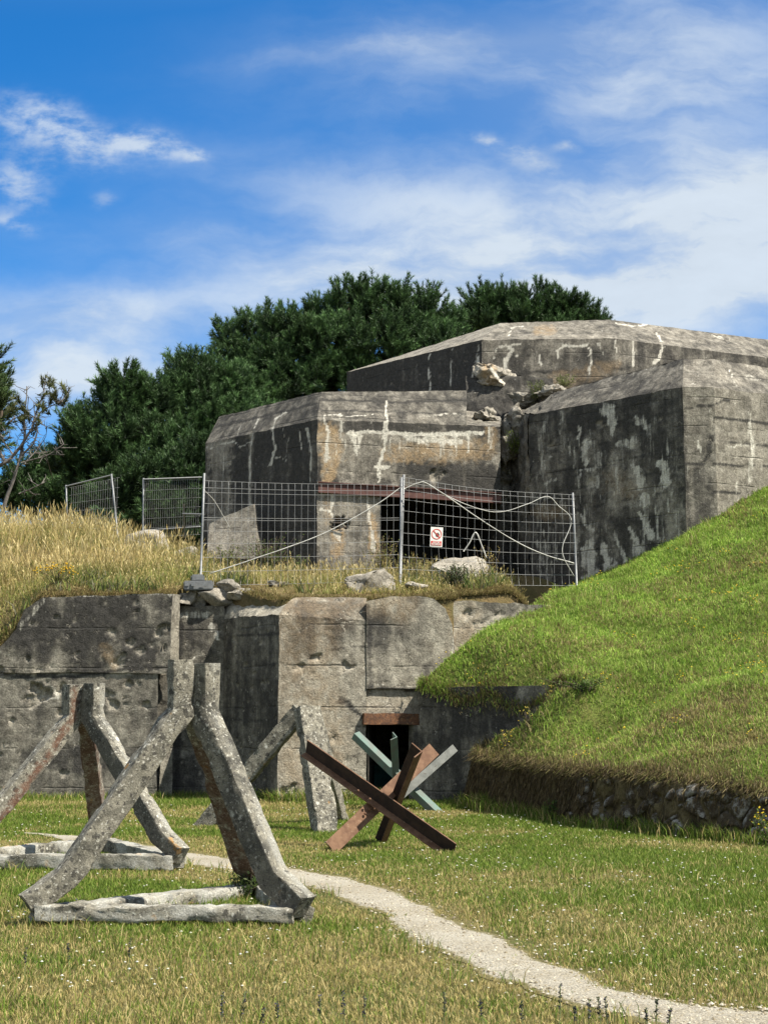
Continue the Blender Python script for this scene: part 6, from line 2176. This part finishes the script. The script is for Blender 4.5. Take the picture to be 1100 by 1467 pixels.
colt = mixcol(n, dry, rg, TG, TS) * (1 + 0.8 * fbm(Q, 1.8, 3, 51.0))[:, None]
hd = rg.random(n) < 0.28
tag(blades('dry_grass', np.column_stack([xt, yt, zt - 0.02])[~hd], th[~hd] * 0.85, np.full((~hd).sum(), 0.012), colt[~hd], 0.85, seed=9), 'tall straw coloured grass on the terrace', 'grass', None, 'stuff')
tag(blades('seeding_grass', np.column_stack([xt, yt, zt - 0.02])[hd], th[hd] * 1.15, np.full(hd.sum(), 0.009), colt[hd], 0.6, seed=10, headw=2.6, tipcol=TS[rg.integers(0, 4, hd.sum())]), 'tall grass with pale seed heads on the terrace', 'grass', None, 'stuff')
# broad green weeds among the grass
n = 15000
ys = rg.uniform(27.6, 33.5, n)
xs = rg.uniform(-0.3, 0.1, n) * ys
P = np.column_stack([xs, ys, tz(xs, ys)])
kp = (fbm(P, 1.1, 3, 33.0) > 0.05) & (ys > np.interp(xs, FRONT[:, 0], FRONT[:, 1]) + 0.15) & (xs < 2.3)
P = P[kp]
n = len(P)
WG = np.array([(0.13, 0.17, 0.04), (0.17, 0.20, 0.05), (0.09, 0.12, 0.035), (0.22, 0.21, 0.07), (0.16, 0.15, 0.09)])
tag(blades('broad_weeds', P, rg.uniform(0.10, 0.34, n) * (0.6 + 0.8 * rg.random(n)), rg.uniform(0.015, 0.04, n), WG[rg.integers(0, 5, n)] * rg.uniform(0.7, 1.2, n)[:, None], 0.8, seed=29), 'broad leaved green weeds among the dry grass', 'weeds', None, 'stuff')
# single tall stalks standing above the rest
n = 2600
ys = rng.uniform(29.5, 37, n)
xs = rng.uniform(-0.31, -0.03, n) * ys
P = np.column_stack([xs, ys, tz(xs, ys)])
kp = (fbm(P, 0.9, 2, 3.0) > -0.05) & (~((ys > 33.6 - (xs + 1.5) * 1.02) & (xs > -4.4)))
P = P[kp]
n = len(P)
tag(blades('tall_stalks', P, rng.uniform(0.4, 0.85, n) * np.where(P[:, 0] < -4.5, 1.0, 0.6), np.full(n, 0.009), TS[rng.integers(0, 4, n)], 0.45, seed=19, headw=3.0), 'tall pale grass stalks with seed heads on the terrace', 'grass', None, 'stuff')
# short moss and thatch along the crest of the wall
n = 24000
xe = np.where(rg.random(n) < 0.7, rg.uniform(-9.5, 2.7, n), rg.uniform(0.8, 2.8, n))
ye = np.interp(xe, FRONT[:, 0], FRONT[:, 1]) + np.abs(rg.normal(size=n)) * 0.35 - 0.04
P = np.column_stack([xe, ye, tz(xe, np.maximum(ye, np.interp(xe, FRONT[:, 0], FRONT[:, 1]))) - 0.01])
MO = np.array([(0.24, 0.18, 0.075), (0.17, 0.12, 0.05), (0.20, 0.18, 0.06), (0.12, 0.10, 0.04)])
tag(blades('crest_thatch', P, rg.uniform(0.03, 0.10, n), np.full(n, 0.013), MO[rg.integers(0, 4, n)] * rg.uniform(0.7, 1.25, n)[:, None], 0.9, seed=11), 'brown thatch and moss along the crest of the concrete wall', 'grass', None, 'stuff')


# ------------------------------------------------------------------ bushes and single plants
def bush(name, label, center, size, nleaf, cols, seed, leaf=(0.05, 0.022), stalk=True, cat='plant', group=None, flowers=None, upb=0.5):
    rg = np.random.default_rng(seed)
    c0 = np.asarray(center, float)
    root = empty(name, c0)
    tag(root, label, cat, group)
    ns = max(5, nleaf // 26)
    polys, rads, Ls, Ds = [], [], [], []
    for _ in range(ns):
        e = c0 + np.array((rg.normal() * size[0] * 0.42, rg.normal() * size[1] * 0.42, size[2] * rg.uniform(0.55, 1.0)))
        mid = (c0 + e) / 2 + rg.normal(size=3) * 0.03
        polys.append(np.array([c0 + rg.normal(size=3) * (size[0] * .1, size[1] * .1, 0), mid, e]))
        rads.append(np.array([0.006, 0.005, 0.003]))
        for _ in range(nleaf // ns):
            t = rg.uniform(0.15, 1.0)
            p = (1 - t) ** 2 * c0 + 2 * t * (1 - t) * mid + t * t * e
            Ls.append(p + rg.normal(size=3) * 0.03)
            d = rg.normal(size=3) + np.array((0, 0, upb))
            Ds.append(d / np.linalg.norm(d))
    Ls, Ds = np.array(Ls), np.array(Ds)
    n = len(Ls)
    sd = np.cross(Ds, rg.normal(size=(n, 3)))
    sd /= np.linalg.norm(sd, axis=1)[:, None]
    L = leaf[0] * rg.uniform(0.6, 1.3, n)
    W = leaf[1] * rg.uniform(0.7, 1.2, n)
    V = np.stack([Ls, Ls + Ds * (L * .5)[:, None] - sd * W[:, None] / 2, Ls + Ds * L[:, None], Ls + Ds * (L * .5)[:, None] + sd * W[:, None] / 2], 1).reshape(-1, 3)
    cols = np.array(cols)
    cc = np.repeat(cols[rg.integers(0, len(cols), n)] * rg.uniform(0.75, 1.2, n)[:, None], 4, 0)
    mesh_np('leaves', V, np.arange(len(V)).reshape(-1, 4), M_BLADE, root, {'tone': cc}, smooth=False)
    V, Fc = tubes(polys, rads, 4)
    mesh_np('stems', V, Fc, M_BARK, root)
    if flowers:
        fcol, fn, fr_ = flowers
        tips = np.array([p[-1] for p in polys])
        tips = np.repeat(tips, fn, 0) + rg.normal(size=(len(tips) * fn, 3)) * 0.035
        oct_ = np.array([(1, 0, 0), (-1, 0, 0), (0, 1, 0), (0, -1, 0), (0, 0, 0.7), (0, 0, -0.5)], float)
        V = tips[:, None] + oct_[None] * fr_
        fc = np.array([(0, 2, 4), (2, 1, 4), (1, 3, 4), (3, 0, 4), (2, 0, 5), (1, 2, 5), (3, 1, 5), (0, 3, 5)])
        Fc = (np.arange(len(tips))[:, None, None] * 6 + fc[None]).reshape(-1, 3)
        mesh_np('flowers', V.reshape(-1, 3), Fc, M_PETAL, root, {'tone': np.tile(np.array(fcol), (len(V.reshape(-1, 3)), 1))}, smooth=False)['kind'] = 'stuff'
    return root


OL = [(0.16, 0.17, 0.045), (0.22, 0.20, 0.06), (0.12, 0.14, 0.04)]
GR = [(0.09, 0.14, 0.03), (0.13, 0.18, 0.045), (0.06, 0.10, 0.025)]
DKG = [(0.06, 0.085, 0.03), (0.09, 0.11, 0.045), (0.045, 0.065, 0.025)]
bush('weed', 'tall yellowing weed in the mouth of the bunker opening', tpt(545, 32.6), (0.5, 0.3, 1.05), 900, OL + [(0.30, 0.25, 0.08)], 1)
bush('weed', 'olive weed clump behind the middle fence post', tpt(590, 30.8), (0.6, 0.4, 0.75), 800, OL, 2)
bush('weed', 'leafy green shrub beside the leaning slab at the left bunker wall', tpt(383, 33.2), (0.7, 0.4, 0.95), 1500, DKG + GR, 3)
bush('weed', 'low weed at the foot of the leaning slab', tpt(325, 32.5), (0.9, 0.4, 0.6), 1200, GR + OL, 4)
bush('weed', 'dry yellow stems beside the large pale slab', tpt(702, 29.6), (0.35, 0.3, 0.8), 300, [(0.34, 0.27, 0.09), (0.25, 0.2, 0.07)], 5)
bush('weed', 'grey green weed under the pale slab at the terrace edge', tpt(652, 28.3), (0.6, 0.3, 0.42), 1000, DKG + [(0.12, 0.14, 0.09)], 6)
bush('weed', 'bright green weed below the bunker pier', tpt(420, 32.8), (0.5, 0.3, 0.5), 600, GR, 7)
bush('weed', 'yellow flowering ragwort in the grass at the left edge of the terrace', tpt(78, 28.4), (0.35, 0.3, 0.4), 350, OL, 8, flowers=((0.6, 0.38, 0.02), 6, 0.02))
bush('weed', 'dark green weed growing at the rear foot of the nearest obstacle', (xof(352, 12.3), 12.3, 0.0), (0.16, 0.16, 0.24), 420, GR + DKG, 9, leaf=(0.045, 0.018))
bush('weed', 'tuft of green growing from the broken gully between the bunker wings', at(738, 655, 35.6), (0.35, 0.3, 0.6), 420, [(0.15, 0.19, 0.04), (0.10, 0.13, 0.03)], 10, leaf=(0.12, 0.02), upb=1.2)
bush('weed', 'small plant rooted on the broken roof beside the hanging chunk', at(768, 575, 36.2), (0.35, 0.3, 0.5), 420, [(0.15, 0.17, 0.06), (0.10, 0.12, 0.05)], 11, leaf=(0.1, 0.02), upb=1.0)
bush('weed', 'sparse plant on the roof edge of the right bunker wing', at(808, 556, 36.4), (0.5, 0.3, 0.35), 250, [(0.16, 0.18, 0.06), (0.12, 0.14, 0.05)], 14, leaf=(0.1, 0.02), upb=1.0)
bush('weed', 'bright green weed at the foot of the stone wall', (xof(790, 22.3), 22.25, 0.0), (0.22, 0.2, 0.42), 420, GR, 12, leaf=(0.06, 0.025))
for n_, (px, Y, lb) in enumerate([(752, 24.3, 'yellow flowering stalk on the shoulder of the mound before the dark wall'), (722, 24.5, 'sparse yellow weed at the left tip of the lower mound'), (780, 24.1, 'small yellow weed where the mound meets the dark wall')]):
    x = xof(px, Y)
    bush('weed', lb, (x, Y, float(mz(np.array([x]), np.array([Y]))[0])), (0.22, 0.2, 0.34), 110, OL, 30 + n_, flowers=((0.5, 0.40, 0.08), 3, 0.014), leaf=(0.04, 0.012))
bush('weed', 'green weed spilling over the right end of the dark passage wall', at(836, 990, 23.8), (0.5, 0.25, 0.2), 500, GR, 44, upb=0.1)
bush('weed', 'yellow flowered weed beside the stone wall at the right edge of the picture', (xof(1085, 18.0), 17.85, 0.0), (0.3, 0.2, 0.42), 300, GR, 40, flowers=((0.6, 0.45, 0.03), 4, 0.014))


# self-heal and lavender like spikes at the bottom of the picture
def spike(label, px, py, hgt, seed):
    rg = np.random.default_rng(seed)
    b = gnd(px, py)
    root = empty('flower_spike', b)
    tag(root, label, 'wild flower', 'dark flower spikes at the bottom edge')
    top = b + np.array((rg.normal() * 0.01, rg.normal() * 0.01, hgt))
    V, Fc = tubes([[b, (b + top) / 2 + rg.normal(size=3) * 0.004, top]], [0.0022], 4)
    mesh_np('stem', V, Fc, bpy.data.materials['grass_stem'], root)
    n = 46
    t = rg.uniform(0.42, 1.0, n)
    P = b + (top - b) * t[:, None]
    d = rg.normal(size=(n, 3)) * (1, 1, 0.4) + (0, 0, 0.6)
    d /= np.linalg.norm(d, axis=1)[:, None]
    sd = np.cross(d, rg.normal(size=(n, 3)))
    sd /= np.linalg.norm(sd, axis=1)[:, None]
    L = rg.uniform(0.009, 0.016, n)
    V = np.stack([P, P + d * (L * .5)[:, None] - sd * 0.004, P + d * L[:, None], P + d * (L * .5)[:, None] + sd * 0.004], 1).reshape(-1, 3)
    pal = np.array([(0.06, 0.055, 0.085), (0.045, 0.045, 0.05), (0.10, 0.09, 0.13), (0.06, 0.08, 0.03)])
    mesh_np('flower_head', V, np.arange(len(V)).reshape(-1, 4), M_BLADE, root, {'tone': np.repeat(pal[rg.integers(0, 4, n)], 4, 0)}, smooth=False)


simple('grass_stem', (0.09, 0.12, 0.04), (0.12, 0.13, 0.05), 20, 0.8, 0, 0)
rs = np.random.default_rng(55)
spx = [(318, 1480), (345, 1478), (372, 1484), (398, 1476), (455, 1474), (492, 1478), (520, 1482), (801, 1470), (824, 1478), (845, 1480), (860, 1472), (872, 1482), (926, 1478), (940, 1474), (955, 1481), (636, 1484), (35, 1400), (100, 1390), (184, 1394), (692, 1476), (748, 1480)]
for n_, (px, py) in enumerate(spx):
    spike('small dark purple flower spike in the grass along the bottom edge', px, py, rs.uniform(0.10, 0.19), 200 + n_)

print('scene built', sum(len(o.data.polygons) for o in bpy.data.objects if o.type == 'MESH'))
